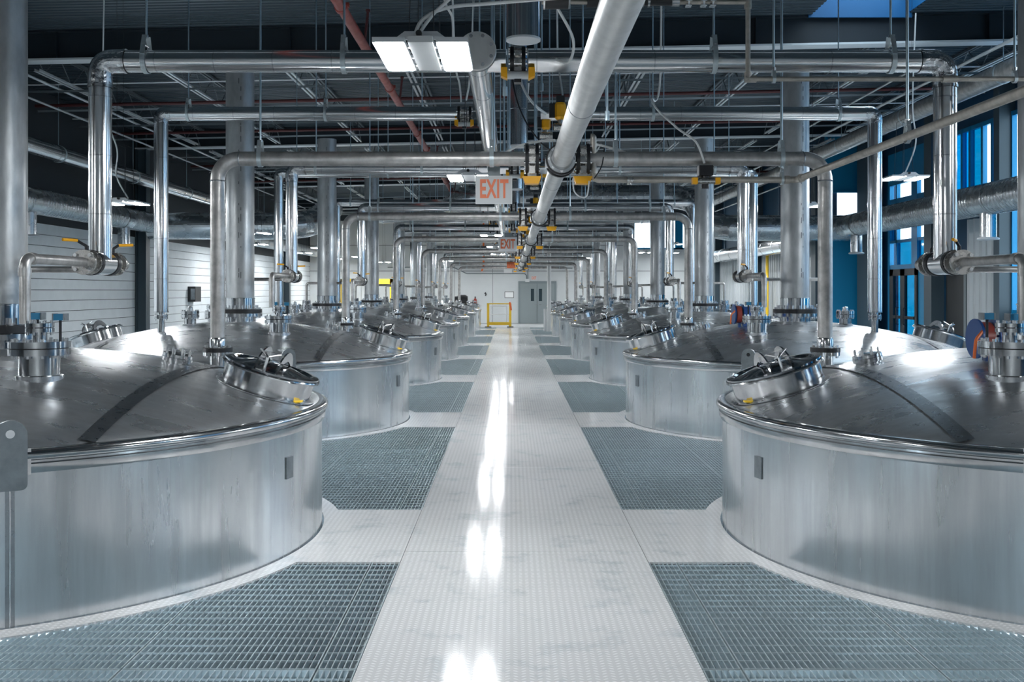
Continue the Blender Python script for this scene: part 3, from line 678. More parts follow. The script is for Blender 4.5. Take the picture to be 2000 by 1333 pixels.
def ins_big(s):
    t = thing('insulated_pipe', 'x', 'pipe', (X(s, UI), YI, ZV), 'silver jacketed steam lines with ball valves')
    x = X(s, UI); xin = MX + (-.12 if s < 0 else .04)
    g = .18
    ob('riser', MB().cyl((x, YI, ZV), (x, YI, ZI - g), RI, 36), 'jacket', t)
    m = MB(); gore_elbow(m, (x, YI, ZI), (0, 0, -1), (-s, 0, 0), RI + .005, g, 5); ob('elbow', m, 'crinkled_jacket', t, sharp=12)
    ob('run', MB().cyl((x - s * g, YI, ZI), (xin, YI, ZI), RI, 36), 'jacket', t)
    ob('jacket_band', bands((x, YI, ZV + .1), (x, YI, ZI - .1), RI), 'polished_steel', t)
    ob('jacket_band', bands((x - s * .16, YI, ZI), (xin, YI, ZI), RI), 'polished_steel', t)
    ob('elbow_band', MB().lathe((x, YI, ZI - g), (0, 0, 1), [(RI + .008, -.012), (RI + .008, .006)], 32, False).lathe((x - s * g, YI, ZI), (s, 0, 0), [(RI + .008, -.012), (RI + .008, .006)], 32, False), 'polished_steel', t)
    # tee body along y with black flanges and two ball valves
    ob('tee_body', MB().lathe((x, YI - .12, ZV), (0, 1, 0), [(.083, 0), (.083, .24)], 32), 'jacket', t)
    ob('black_flange', MB().lathe((x, YI - .12, ZV), (0, -1, 0), [(.088, 0), (.090, .045)], 32), 'black_metal', t)
    ob('black_flange', MB().lathe((x, YI + .12, ZV), (0, 1, 0), [(.088, 0), (.090, .045)], 32), 'black_metal', t)
    for q, sg in ((YI - .165, -1), (YI + .165, 1)):
        ob('valve_flange', MB().lathe((x, q, ZV), (0, sg, 0), [(.086, 0), (.086, .022), (.055, .024), (.055, .095), (.086, .097), (.086, .122)], 32), 'valve_steel', t)
        ob('bolt_ring', MB().bolts((x, q, ZV), (0, sg, 0), .070, 4, .013, -.012, .028, 8, .5).bolts((x, q + sg * .11, ZV), (0, sg, 0), .070, 4, .013, -.025, .028, 8, .5), 'bolt_steel', t)
        st = MB().cyl((x, q + sg * .06, ZV + .05), (x, q + sg * .06, ZV + .115), .014, 12).box((x - .02, q + sg * .06 - .02, ZV + .07), (x + .02, q + sg * .06 + .02, ZV + .082))
        vs_ = ob('valve_stem', st, 'black_metal', t)
        if sg < 0: lv = [(x, q + sg * .06, ZV + .112), (x - .03, q + sg * .09, ZV + .135), (x - .045, q + sg * .11, ZV + .150), (x - .105, q + sg * .20, ZV + .152)]
        else: lv = [(x, q + sg * .06, ZV + .112), (x + .02, q + sg * .08, ZV + .13), (x + .03, q + sg * .09, ZV + .14), (x + .11, q + sg * .16, ZV + .145)]
        ob('lever_neck', MB().tube(lv[:3], .010, 8), 'black_metal', t)
        ob('lever', MB().tube(lv[2:], .011, 10), 'yellow_paint', t)
    # feed pipe: near end elbow down to the nozzle, far end drop
    xn = X(s, UC - .74)
    ob('feed_pipe', MB().tube([(x, YI - .27, ZV), (x, Y0 - .95, ZV), (xn, Y0 - .95, 1.5)][:2] + [(x, Y0 - .95, 1.50)], .033, 20, .06, 6), 'bare_steel', t)
    ob('coupling', MB().lathe((x, Y0 - .95, 1.84), (0, 0, -1), [(.038, 0), (.038, .05)], 20).lathe((x, Y0 - .89, ZV), (0, 1, 0), [(.038, 0), (.038, .05)], 20), 'bare_steel', t)
    ob('end_stub', MB().lathe((x, YI + .285, ZV), (0, 1, 0), [(.05, 0), (.036, .06), (.036, .10), (.042, .105), (.042, .15), (.02, .16)], 20), 'bare_steel', t)
    yb_ = Y0 + .35
    ob('branch_pipe', MB().tube([(x + s * .05, YI + .02, ZV - .04), (x + s * .05, yb_, ZV - .04), (X(s, UC + .47), yb_, ZV - .04), (X(s, UC + .47), yb_, 1.50)], .024, 14, .05, 6), 'bare_steel', t)
    return t
def ins_small(s):
    y = YS + PITCH
    t = thing('insulated_pipe', 'x', 'pipe', (X(s, US), y, 1.41), 'silver jacketed vent lines')
    x = X(s, US); xin = -.50 if s < 0 else .36; g = .13
    ob('riser', MB().cyl((x, y, 1.44), (x, y, ZS - g), RS, 32), 'jacket', t)
    m = MB(); gore_elbow(m, (x, y, ZS), (0, 0, -1), (-s, 0, 0), RS + .004, g, 5); ob('elbow', m, 'crinkled_jacket', t, sharp=12)
    ob('run', MB().cyl((x - s * g, y, ZS), (xin, y, ZS), RS, 32), 'jacket', t)
    ob('jacket_band', bands((x, y, 1.6), (x, y, ZS - .1), RS, .5), 'polished_steel', t)
    ob('jacket_band', bands((x - s * .16, y, ZS), (xin, y, ZS), RS, .5), 'polished_steel', t)
    ob('pipe_end', MB().lathe((x, y, 0), (0, 0, 1), [(.042, 1.40), (.042, 1.45)], 20).lathe((x, y, 0), (0, 0, 1), [(RS + .003, 1.436), (RS + .003, 1.45)], 32), 'polished_steel', t)
    return t
def bare(s):
    t = thing('bare_steel_pipe', 'x', 'pipe', (X(s, UB), YBP, 1.2), 'bare steel lines bridging the aisle')
    x = X(s, UB); xin = .17 if s < 0 else .63
    ob('pipe', MB().tube([(x, YBP, 1.27), (x, YBP, ZBP), (xin, YBP, ZBP)], RB, 32, .17, 10), 'bare_steel', t)
    ob('weld_bead', MB().lathe((x, YBP, ZBP - .18), (0, 0, 1), [(RB + .0005, -.006), (RB + .003, 0), (RB + .0005, .006)], 28, False).lathe((x - s * .18, YBP, ZBP), (s, 0, 0), [(RB + .0005, -.006), (RB + .003, 0), (RB + .0005, .006)], 28, False), 'seam_steel', t)
    ob('stub_end', MB().lathe((x, YBP, 0), (0, 0, 1), [(.064, 1.24), (.064, 1.31), (RB, 1.325)], 28), 'polished_steel', t)
    ob('black_flange', MB().lathe((x, YBP, 0), (0, 0, 1), [(.118, 1.209), (.118, 1.245)], 32), 'black_metal', t)
    return t
NM = {'big': 'silver jacketed pipe with yellow-lever ball valves over the %s tank, %s side', 'small': 'thinner silver jacketed pipe crossing high over the %s tank, %s side', 'bare': 'bare grey steel pipe bending down to the %s tank, %s side'}
for s in (-1, 1):
    for key, fn, nn in (('big', ins_big, range(NB)), ('small', ins_small, range(1, NB)), ('bare', bare, range(NB))):
        t0 = fn(s); n0 = nn[0]
        for n in nn:
            o = t0 if n == n0 else shifted(t0, PITCH * (n - n0), '')
            o['label'] = NM[key] % (ORD[n], SIDE[s])

# ================================================================== AISLE HEADERS
XH, ZH, RH = .40, 2.755, .078
hd = thing('header_pipe', 'long pale steel header pipe running down the middle of the aisle', 'pipe', (XH, 2.4, ZH))
ys_ = [-5.98] + [YBP + PITCH * n for n in range(NB)]
for n in range(NB):
    a = ys_[n] + (.11 if n else 0); b = ys_[n + 1] - .16
    ob('pipe_length', MB().cyl((XH, a, ZH), (XH, b, ZH), RH, 36), 'header_steel', hd)
    yb = ys_[n + 1]
    ob('stub_end', MB().lathe((XH, yb - .16, ZH), (0, 1, 0), [(RH + .002, -.03), (RH + .006, 0), (RH + .012, .03), (.112, .04), (.112, .066)], 36), 'stack_steel', hd)
    ob('black_flange', MB().lathe((XH, yb - .092, ZH), (0, 1, 0), [(.126, 0), (.126, .035), (.09, .037), (.09, .15), (.126, .152), (.126, .20)], 36), 'black_metal', hd)
    ob('bolt_ring', MB().bolts((XH, yb - .12, ZH), (0, 1, 0), .098, 8, .012, -.008, .245, 8), 'bolt_steel', hd)
    ob('tee', MB().cyl((XH - .13, yb, ZH), (XH + .13, yb, ZH), .062, 24), 'polished_steel', hd)
    if n: ob('weld_bead', MB().lathe((XH, ys_[n] + 1.6, ZH), (0, 1, 0), [(RH, -.008), (RH + .003, 0), (RH, .008)], 32, False).lathe((XH, ys_[n] + 4.4, ZH), (0, 1, 0), [(RH, -.008), (RH + .003, 0), (RH, .008)], 32, False), 'seam_steel', hd)
ob('weld_bead', MB().lathe((XH, 5.6, ZH), (0, 1, 0), [(RH, -.008), (RH + .003, 0), (RH, .008)], 32, False), 'seam_steel', hd)

XJ, ZJ, RJ = -.235, 3.335, .088
jd_ = thing('jacketed_header', 'silver jacketed header with bolted blind end beside the nearest light', 'pipe', (XJ, 6.7, ZJ))
ob('jacket', MB().cyl((XJ, 6.78, ZJ), (XJ, 45.5, ZJ), RJ, 32), 'jacket', jd_)
ob('jacket_band', bands((XJ, 6.9, ZJ), (XJ, 34, ZJ), RJ, .9), 'polished_steel', jd_)
ob('blind_flange', MB().lathe((XJ, 6.72, ZJ), (0, 1, 0), [(.128, 0), (.132, .006), (.132, .03), (.13, .034)], 48), 'header_steel', jd_)
ob('flange', MB().lathe((XJ, 6.76, ZJ), (0, 1, 0), [(.132, 0), (.132, .03)], 48), 'lug_steel', jd_)
ob('bolt_ring', MB().bolts((XJ, 6.72, ZJ), (0, 1, 0), .105, 8, .013, -.018, .10, 6, .5), 'bolt_steel', jd_)

def drop_vessel():
    x, y, z = .10, 8.42, 3.83
    t = thing('drop_vessel', 'x', 'pipe', (x, y, z), 'capped silver drop pipes above the aisle')
    ob('jacket', MB().cyl((x, y, z + .01), (x, y, 6.42), .142, 40), 'jacket', t)
    ob('end_cap', MB().lathe((x, y, z), (0, 0, 1), [(.140, -.004), (.148, 0), (.148, .018)], 40), 'end_cap_white', t)
    ob('jacket_band', MB().lathe((x, y, z + .55), (0, 0, 1), [(.143, -.006), (.146, 0), (.143, .006)], 32, False).lathe((x, y, z + 1.1), (0, 0, 1), [(.143, -.006), (.146, 0), (.143, .006)], 32, False), 'polished_steel', t)
    return t
d0 = drop_vessel()
for n in range(NB - 1):
    o = d0 if n == 0 else shifted(d0, PITCH * n, '')
    o['label'] = 'capped silver vertical drop pipe above the aisle, %s one' % ORD[n]

# ================================================================== VALVES
def butterfly(name, c, r, lab, grp, yel='below', gap=.055, th=.026, act=True):
    """wafer valve on an x-running line: two black discs, body between, yellow actuator"""
    x, y, z = c
    t = thing(name, lab, 'valve', c, grp)
    for sg in (-1, 1):
        ob('black_flange', MB().lathe((x + sg * gap / 2, y, z), (sg, 0, 0), [(r, 0), (r, th), (r * .8, th + .003)], 32), 'black_metal', t)
    ob('valve_body', MB().cyl((x - gap / 2, y, z), (x + gap / 2, y, z), r * .78, 24).box((x - gap * .4, y - r * .9, z - r * 1.05), (x + gap * .4, y - r * .45, z - r * .55)).box((x - gap * .4, y - r * 1.02, z - r * .35), (x + gap * .4, y - r * .7, z - r * .05)).box((x - gap * .38, y - r * 1.0, z + r * .2), (x + gap * .38, y - r * .6, z + r * .5)), 'valve_steel', t, sharp=30)
    ob('bolt_ring', MB().bolts((x, y, z), (1, 0, 0), r * .86, 8, .010, -gap / 2 - th - .012, gap / 2 + th + .012, 6, .5), 'bolt_steel', t)
    if yel == 'below':
        a = z - r - .02
        ob('actuator', MB().extrude([(x - .075, y - .05, a), (x + .075, y - .05, a), (x + .055, y - .05, a - .06), (x - .055, y - .05, a - .06)], (0, .11, 0)), 'yellow_paint', t, sharp=0)
        ob('mount', MB().box((x - .035, y - .04, a), (x + .035, y + .04, a + .06)), 'sign_face', t, sharp=0)
    elif yel == 'ends':
        a = z - r * 1.15
        ob('cylinder', MB().cyl((x - .075, y - .09, a), (x + .075, y - .09, a), .028, 16), 'sign_face', t)
        for sg in (-1, 1):
            ob('end_cap', MB().extrude([(x + sg * .075, y - .13, a - .03), (x + sg * .075, y - .13, a + .05), (x + sg * .12, y - .13, a + .05), (x + sg * .12, y - .13, a - .01)], (0, .08, 0)), 'yellow_paint', t, sharp=0)
        ob('mount', MB().box((x - .025, y - .10, a - .05), (x + .025, y - .02, a + .03)), 'black_metal', t, sharp=0)
    return t
VG = 'black flanged valves with yellow actuators along the aisle'
for nm, c, r, yel, lab in (('butterfly_valve', (.165, YBP, ZBP), .125, 'below', 'black flanged valve with yellow block, left of header, %s crossing'),
                           ('butterfly_valve', (.575, YBP, ZBP), .125, 'below', 'black flanged valve with yellow block, right of header, %s crossing'),
                           ('butterfly_valve', (.045, YI, ZI), .105, 'ends', 'black valve with two yellow actuator ends on silver pipe, %s crossing')):
    v0 = butterfly(nm, c, r, 'x', VG, yel)
    for n in range(NB):
        o = v0 if n == 0 else shifted(v0, PITCH * n, '')
        o['label'] = lab % ORD[n]
v0 = butterfly('manifold_valve', (-.58, YS + PITCH, ZS - .02), .11, 'x', VG, 'ends', .11, .03)
for n in range(1, NB):
    o = v0 if n == 1 else shifted(v0, PITCH * (n - 1), '')
    o['label'] = 'black valve with yellow ends closing the high left pipe, %s tank row' % ORD[n]
def actuator(c, sc, lab):
    x, y, z = c
    t = thing('valve_actuator', lab, 'valve', c, 'large yellow valve actuators')
    ob('yellow_cap', MB().lathe((x, y, z - .11 * sc), (0, 0, 1), [(.045 * sc, 0), (.068 * sc, .03 * sc), (.07 * sc, .17 * sc), (.055 * sc, .2 * sc)], 10), 'yellow_paint', t, sharp=20)
    ob('housing', MB().box((x - .05 * sc, y - .04, z + .09 * sc), (x + .05 * sc, y + .05, z + .17 * sc)).box((x - .13 * sc, y - .03, z - .08 * sc), (x - .065 * sc, y + .05, z + .08 * sc)), 'black_plastic', t, sharp=0)
    ob('stem', MB().cyl((x, y, z - .2 * sc), (x, y, z - .1 * sc), .03, 12).cyl((x - .08, y, z - .19 * sc), (x + .08, y, z - .19 * sc), .045, 16), 'valve_steel', t)
    return t
for n in range(1, NB):
    yy = YS + PITCH * n
    actuator((.60, yy - .1, ZS + .02), 1.05, 'large yellow faceted valve actuator hanging at the %s crossing' % ORD[n])
    actuator((.43, yy + .05, ZS - .10), .85, 'smaller yellow valve actuator beside the larger one, %s crossing' % ORD[n])

# ================================================================== HANGERS AND RODS
def hanger(x, y, z, r, zt, lab, grp, kind='strap'):
    t = thing('pipe_hanger', lab, 'hanger', (x, y, z), grp); hh = min(.10, .03 + r)
    rod = MB().cyl((x, y, z + r + hh - .01), (x, y, zt), .0085, 8)
    ob('rod', rod, 'rod_steel', t)
    m = MB(); N = 20; w = .017 if r > .04 else .011
    pts = [(y - r * .45, z + r + hh), (y - r - .006, z + r * .45)] + [(y + (r + .006) * cos(a), z + (r + .006) * sin(a)) for a in [pi - .45 + (pi + .9) * k / N for k in range(N + 1)]] + [(y + r + .006, z + r * .45), (y + r * .45, z + r + hh)]
    vs = []; fs = []
    for py, pz in pts:
        d = V((0, py - y, pz - z)).normalized() * .004
        vs += [(x - w, py, pz), (x + w, py, pz), (x + w, py + d.y, pz + d.z), (x - w, py + d.y, pz + d.z)]
    for i in range(len(pts) - 1):
        for k in range(4): fs.append((4 * i + k, 4 * i + (k + 1) % 4, 4 * i + 4 + (k + 1) % 4, 4 * i + 4 + k))
    m.add(vs, fs)
    ob('clevis', m, 'galvanised', t)
    ob('cross_bolt', MB().cyl((x, y - r * .8, z + r + .03), (x, y + r * .8, z + r + .03), .007, 8).lathe((x, y, z + r + hh - .01), (0, 0, 1), [(.016, 0), (.016, .02)], 8), 'bolt_steel', t)
    return t
for xx, dsc in ((-2.03, 'far left'), (-.16, 'left of header'), (.84, 'right of header'), (2.18, 'far right')):
    h0 = hanger(xx, YBP, ZBP, RB, 6.42, 'x', 'strap hangers on the bare pipes')
    for n in range(NB):
        o = h0 if n == 0 else shifted(h0, PITCH * n, '')
        o['label'] = 'strap hanger and rod on bare pipe, %s, %s crossing' % (dsc, ORD[n])
for xx, dsc in ((-2.62, 'far left'), (-1.2, 'left'), (1.45, 'right'), (2.72, 'far right')):
    h0 = hanger(xx, YI, ZI, RI, 6.42, 'x', 'hangers on the large jacketed pipes')
    for n in range(NB):
        o = h0 if n == 0 else shifted(h0, PITCH * n, '')
        o['label'] = 'hanger and rod on large silver pipe, %s, %s crossing' % (dsc, ORD[n])
for xx, dsc in ((-4.0, 'far left'), (-2.3, 'left'), (1.75, 'right'), (4.05, 'far right')):
    h0 = hanger(xx, YS + PITCH, ZS, RS, 6.42, 'x', 'hangers on the thin jacketed pipes')
    for n in range(1, NB):
        o = h0 if n == 1 else shifted(h0, PITCH * (n - 1), '')
        o['label'] = 'hanger and rod on high silver pipe, %s, %s tank row' % (dsc, ORD[n])

# ================================================================== SMALL-BORE PIPES
g = thing('condensate_pipe', 'thin tan pipe sloping toward the viewer at the upper right', 'pipe', (.6, YBP - .06, 2.6))
yq = YBP - .02; xq = 2.30; zq = 2.598
ob('pipe', MB().tube([(.64, yq, 2.945), (.66, yq, 2.945), (.66, yq, zq), (xq, yq, zq), (xq, -5.98, zq)], .026, 16, .05, 6), 'tan_steel', g)
ob('elbow', MB().lathe((.66, yq, zq + .09), (0, 0, -1), [(.034, 0), (.034, .04)], 16).lathe((xq - .1, yq, zq), (1, 0, 0), [(.034, 0), (.034, .04)], 16).lathe((xq, yq - .1, zq), (0, -1, 0), [(.034, 0), (.034, .04)], 16), 'tan_steel', g)
ob('fitting', MB().lathe((.93, yq, zq), (1, 0, 0), [(.033, 0), (.033, .05)], 16).cyl((.95, yq, zq), (.95, yq, zq - .04), .02, 12), 'valve_steel', g)
for yy, lb in ((7.5, 'loop hanger on the tan pipe near the right elbow'), (5.75, 'loop hanger on the sloping tan pipe beside the tall silver riser')):
    hanger(xq if yy < 7 else xq - .12, yy if yy < 7 else yq, zq, .03, 6.4, lb, 'loop hangers on small pipes')
g = thing('gas_line', 'thin dark pipe stepping down from a valve train at the top right', 'pipe', (1.0, 6.6, 3.11))
yg = 6.55
ob('pipe', MB().tube([(.2, yg, 3.615), (1.565, yg, 3.615), (1.565, yg, 3.105), (9.8, yg, 3.105)], .0165, 14, .02, 4), 'tan_steel', g)
ob('elbow', MB().lathe((1.565, yg, 3.15), (0, 0, -1), [(.024, 0), (.024, .06)], 14).lathe((1.545, yg, 3.105), (1, 0, 0), [(.024, 0), (.024, .075)], 14).lathe((1.565, yg, 3.57), (0, 0, 1), [(.024, 0), (.024, .06)], 14).lathe((2.85, yg, 3.105), (1, 0, 0), [(.023, 0), (.023, .1)], 14), 'tan_steel', g)
ob('regulator', MB().cyl((.22, yg, 3.64), (.38, yg, 3.64), .07, 24).lathe((.74, yg, 3.60), (0, 0, -1), [(.09, -.08), (.09, .02), (.05, .05), (.035, .12), (.02, .125)], 20).cyl((.5, yg, 3.63), (.62, yg, 3.63), .05, 20).cyl((.88, yg, 3.625), (1.08, yg, 3.625), .035, 20), 'black_metal', g)
ob('union', MB().lathe((.86, yg, 3.62), (1, 0, 0), [(.04, 0), (.04, .015)], 20).lathe((.90, yg, 3.62), (1, 0, 0), [(.04, 0), (.04, .015)], 20).lathe((1.06, yg, 3.62), (1, 0, 0), [(.035, 0), (.035, .05)], 20).lathe((.21, yg, 3.64), (1, 0, 0), [(.073, 0), (.073, .012)], 24).lathe((.375, yg, 3.64), (1, 0, 0), [(.073, 0), (.073, .012)], 24), 'polished_steel', g)
m = MB()
for xx in (1.17, 1.27, 1.33): m.bolts((xx, yg, 3.62), (1, 0, 0), .035, 6, .008, -.02, .02, 6).lathe((xx, yg, 3.62), (1, 0, 0), [(.036, -.006), (.036, .006)], 16)
ob('flange', m, 'bolt_steel', g)
hanger(1.735, yg, 3.105, .018, 6.4, 'long dark loop hanger on the thin pipe at the upper right', 'loop hangers on small pipes')
hanger(3.33, yg, 3.105, .018, 6.4, 'double loop hanger on the thin pipe beside the right edge', 'loop hangers on small pipes')

# ---- pipes and conduits running the length of the hall
def long_pipe(name, x, z, r, m, y0, y1, lab, cat='pipe', band=None, n=20):
    t = thing(name, lab, cat, (x, y0, z))
    ob('pipe', MB().cyl((x, y0, z), (x, y1, z), r, n), m, t)
    if r > .1:
        for k in range(int((y1 - y0) / 4.2)):
            yy = y0 + 2 + 4.2 * k; ob('hanger_rod', MB().cyl((x, yy, z + r - .01), (x, yy, zr(x, ZD) + .02), .009, 6), 'rod_steel', t)
            ob('hanger_strap', MB().lathe((x, yy, z), (0, 1, 0), [(r + .003, -.025), (r + .008, -.022), (r + .008, .022), (r + .003, .025)], n, False), 'galvanised', t)
    if band:
        mm = MB(); yy = y0 + 1.0
        while yy < y1: mm.lathe((x, yy, z), (0, 1, 0), [(r + .001, -.02), (r + .006, -.018), (r + .006, .018), (r + .001, .02)], n, False); yy += band
        ob('joint_band', mm, 'polished_steel' if m in ('jacket', 'duct_metal') else m, t)
    return t
long_pipe('jacketed_main', -9.75, 4.65, .18, 'jacket', -5.9, 46, 'wide silver jacketed pipe high along the left wall', band=2.0, n=28)
long_pipe('roof_main', 8.5, 5.47, .18, 'bare_steel', -5.9, 46, 'wide grey pipe high along the right side under the roof', band=3.0, n=28)
long_pipe('conduit', -9.0, 5.72, .025, 'joist_paint', -5.9, 46, 'bright thin conduit under the roof on the left, nearer the aisle', 'conduit', 3, 10)
long_pipe('conduit', -9.6, 5.55, .022, 'joist_paint', -5.9, 46, 'thin conduit under the roof on the left, nearer the wall', 'conduit', 3, 10)
long_pipe('conduit', 8.2, 5.82, .03, 'joist_paint', -5.9, 46, 'bright thin conduit just above the wide right pipe', 'conduit', 3, 10)
long_pipe('conduit', 8.95, 5.20, .025, 'joist_paint', -5.9, 46, 'bright thin conduit just below the wide right pipe', 'conduit', 3, 10)
long_pipe('conduit', 7.6, 5.9, .02, 'joist_paint', 17.8, 46, 'thin conduit under the roof between the right joists', 'conduit', 3, 10)
t = thing('sprinkler_main', 'red sprinkler pipe slanting along the ceiling left of the aisle', 'pipe', (-1.98, 8, 5.0))
ob('pipe', MB().cyl((-1.98, -5.9, 5.0), (-1.98, 37, 5.0), .062, 20), 'red_paint', t)
mm = MB()
for k in range(12): mm.lathe((-1.98, 9.2 + 2.3 * k, 5.0), (0, 1, 0), [(.062, -.05), (.076, -.045), (.076, .045), (.062, .05)], 20, False).box((-1.92, 9.17 + 2.3 * k, 5.0), (-1.885, 9.23 + 2.3 * k, 5.05))
ob('coupling', mm, 'red_paint', t)
for k in range(6): ob('sprinkler_drop', MB().cyl((-1.94, 13.1 + 4.1 * k, 5.03), (-1.90, 13.1 + 4.1 * k, 5.4), .018, 8).lathe((-1.90, 13.1 + 4.1 * k, 5.4), (0, 0, 1), [(.03, 0), (.03, .03)], 8), 'dark_red', t)
for k, yy in enumerate((21.2, 25.0, 31.5, 36.0)):
    o = ob('branch_line', MB().cyl((-10.2, yy, 5.87 - .2), (10.2, yy, 5.87 + .2), .035, 10), 'dark_red', t, label='dark red branch line')
for k, (yy, zz) in enumerate(((19.5, 5.95), (23.0, 5.9), (29.8, 5.92), (33.4, 5.9))):
    c = tag(ob('cross_conduit', MB().cyl((-10.2, yy, zz - .2), (10.2, yy, zz + .2), .016, 8), 'joist_paint'), 'thin pale conduit crossing under the roof, %s from the viewer' % ['first', 'second', 'third', 'fourth'][k], 'conduit', 'conduits crossing under the roof')

# ================================================================== AIR DUCTS
def ribs(m, x, z, r, y0, y1, p):
    yy = y0
    while yy < y1: m.lathe((x, yy, z), (0, 1, 0), [(r, -.012), (r + .006, 0), (r, .012)], 40, False); yy += p
def duct(s, x, z, r, y0, y1, drops, lab):
    t = thing('spiral_duct', lab, 'duct', (x, y0, z))
    prof = []; q = 0; L_ = y1 - y0
    while q < L_ - .12: prof += [(r, q), (r, q + .078), (r + .010, q + .088), (r + .010, q + .106)]; q += .118
    prof.append((r, L_))
    ob('duct', MB().lathe((x, y0, z), (0, 1, 0), prof, 48), 'duct_metal', t, sharp=50)
    for yy in drops:
        ob('drop', MB().lathe((x, yy, z - r * .8), (0, 0, -1), [(.15, 0), (.15, .50)], 28), 'duct_metal', t)
        ob('outlet_ring', MB().lathe((x, yy, z - r * .8 - .50), (0, 0, -1), [(.15, 0), (.19, .01), (.205, .035), (.19, .05), (.12, .05)], 28), 'joist_paint', t)
        ob('collar', MB().lathe((x, yy - .25, z), (0, 1, 0), [(r + .012, 0), (r + .012, .5)], 40, False), 'duct_metal', t)
    return t
dl = duct(-1, -9.95, 3.58, .265, -5.9, 27.3, (20.4, 25.4), 'ribbed silver round duct along the left wall')
dr = duct(1, 9.2, 3.48, .30, -5.9, 27.3, (19.1, 26.4), 'ribbed silver round duct along the right wall')
t = thing('duct_elbow_run', 'grey duct elbow joining the left wall duct to the far side', 'duct', (-7, 27.6, 3.5))
ob('duct', MB().tube([(-10.1, 27.65, 3.52), (-5.75, 27.65, 3.52), (-5.75, 31.5, 4.3)], .375, 40, .75, 6), 'duct_metal', t, sharp=8)
t = thing('crossover_duct', 'large grey trunk duct crossing behind the right columns and over the aisle', 'duct', (5, 27.6, 3.5))
ob('duct', MB().tube([(9.4, 27.65, 3.46), (5.55, 27.65, 3.46), (5.55, 30.6, 4.62), (-1.4, 30.6, 4.62), (-2.0, 33.5, 4.62)], .36, 40, .75, 6), 'duct_metal', t, sharp=8)
mm = MB()
for k in range(14): mm.lathe((-1 + .42 * k, 30.6, 4.62), (1, 0, 0), [(.36, -.01), (.366, 0), (.36, .01)], 36, False)
ob('seam_ring', mm, 'duct_metal', t)
long_pipe('far_duct', -9.3, 3.55, .22, 'joist_paint', 31, 47, 'cream coloured far duct along the left wall', 'duct', 2.5, 24)
long_pipe('far_duct', 8.9, 3.2, .26, 'jacket', 31, 47, 'pale far duct along the right wall', 'duct', 2.5, 24)

# ================================================================== EXIT SIGNS
def exit_sign(x, y, z, w, h, lab, letters='sign_letters', face='sign_face', hang=True):
    t = thing('exit_sign', lab, 'exit sign', (x, y, z), 'EXIT signs')
    ob('sign_box', MB().box((x - w / 2, y, z - h / 2), (x + w / 2, y + .03, z + h / 2)), 'sign_plastic', t, sharp=0)
    ob('sign_face', MB().box((x - w / 2 + .006, y - .003, z - h / 2 + .006), (x + w / 2 - .006, y, z + h / 2 - .006)), face, t, sharp=0)
    fc = bpy.data.curves.new('lettering', 'FONT'); fc.body = 'EXIT'; fc.align_x = 'CENTER'; fc.align_y = 'CENTER'
    fc.size = h * .90; fc.extrude = .0015; fc.offset = .006 * h / .22; fc.space_character = 1.08
    fc.materials.append(MATS[letters])
    fo = bpy.data.objects.new('lettering_source', fc); COL.objects.link(fo); bpy.context.view_layer.update()
    me = bpy.data.meshes.new_from_object(fo.evaluated_get(bpy.context.evaluated_depsgraph_get())); bpy.data.objects.remove(fo)
    lo = bpy.data.objects.new('lettering', me); COL.objects.link(lo); lo.parent = t
    lo.location = (0, -.0055, 0); lo.rotation_euler = (pi / 2, 0, 0); lo.scale = (.52, 1.0, 1)
    if hang:
        ob('canopy', MB().box((x - .05, y, z + h / 2), (x + .05, y + .06, z + h / 2 + .075)), 'trim_paint', t, sharp=0)
        ob('stem', MB().cyl((x, y + .03, z + h / 2 + .07), (x, y + .03, 6.45), .009, 8), 'rod_steel', t)
    return t
exit_sign(-.145, 8.15, 2.535, .302, .232, 'grey EXIT sign with orange letters, nearest, hanging over the aisle')
exit_sign(-.062, 16.1, 2.462, .30, .232, 'white EXIT sign, second one hanging over the aisle', face='paper')
exit_sign(-.01, 33.4, 2.58, .30, .23, 'orange lit EXIT sign hanging far down the aisle', face='orange_paint')
exit_sign(1.18, YFAR - .06, 2.38, .33, .24, 'small EXIT sign on the far wall above the grey door', hang=False)

# ================================================================== FAR END
d1 = struct(ob('door_1', MB().box((.36, YFAR - .05, 0), (2.36, YFAR, 2.22)), 'trim_paint', sharp=0)); d1['label'] = 'grey steel double door in the far wall'
for a, b, hx in ((.46, 1.33, 1.24), (1.36, 2.24, 1.45)):
    lf = ob('door_leaf', MB().box((a, YFAR - .075, .01), (b, YFAR - .045, 2.10)), 'door_paint', d1, sharp=0)
    wx = (1.10 if a < 1 else 1.52)
    ob('pane', MB().box((wx - .085, YFAR - .085, 1.18), (wx + .085, YFAR - .075, 1.82)), 'dark_glass', lf, sharp=0)
    ob('handle', MB().tube([(hx, YFAR - .08, 1.0), (hx, YFAR - .14, 1.0), (hx + (.08 if a < 1 else .12), YFAR - .14, .98)], .015, 8), 'bolt_steel', lf)
t = thing('notice_frame', 'white notice in a dark frame beside the far door', 'picture frame', (-.1, YFAR - .02, 1.6))
ob('frame', MB().box((-.36, YFAR - .03, 1.34), (.12, YFAR, 1.68)), 'black_plastic', t, sharp=0); ob('sheet', MB().box((-.335, YFAR - .035, 1.365), (.095, YFAR - .029, 1.655)), 'paper', t, sharp=0)
tag(ob('wall_notice', MB().box((-.40, YFAR - .02, 2.62), (.02, YFAR, 2.90)), 'paper'), 'small blank white sheet on the far wall below the orange sign', 'notice')
tag(ob('wall_phone', MB().tube([(-1.40, YFAR - .03, 1.58), (-1.36, YFAR - .08, 1.62), (-1.33, YFAR - .08, 1.54), (-1.36, YFAR - .03, 1.47)], .03, 8), 'black_plastic'), 'small black hook on the far wall left of the notice frame', 'hook')
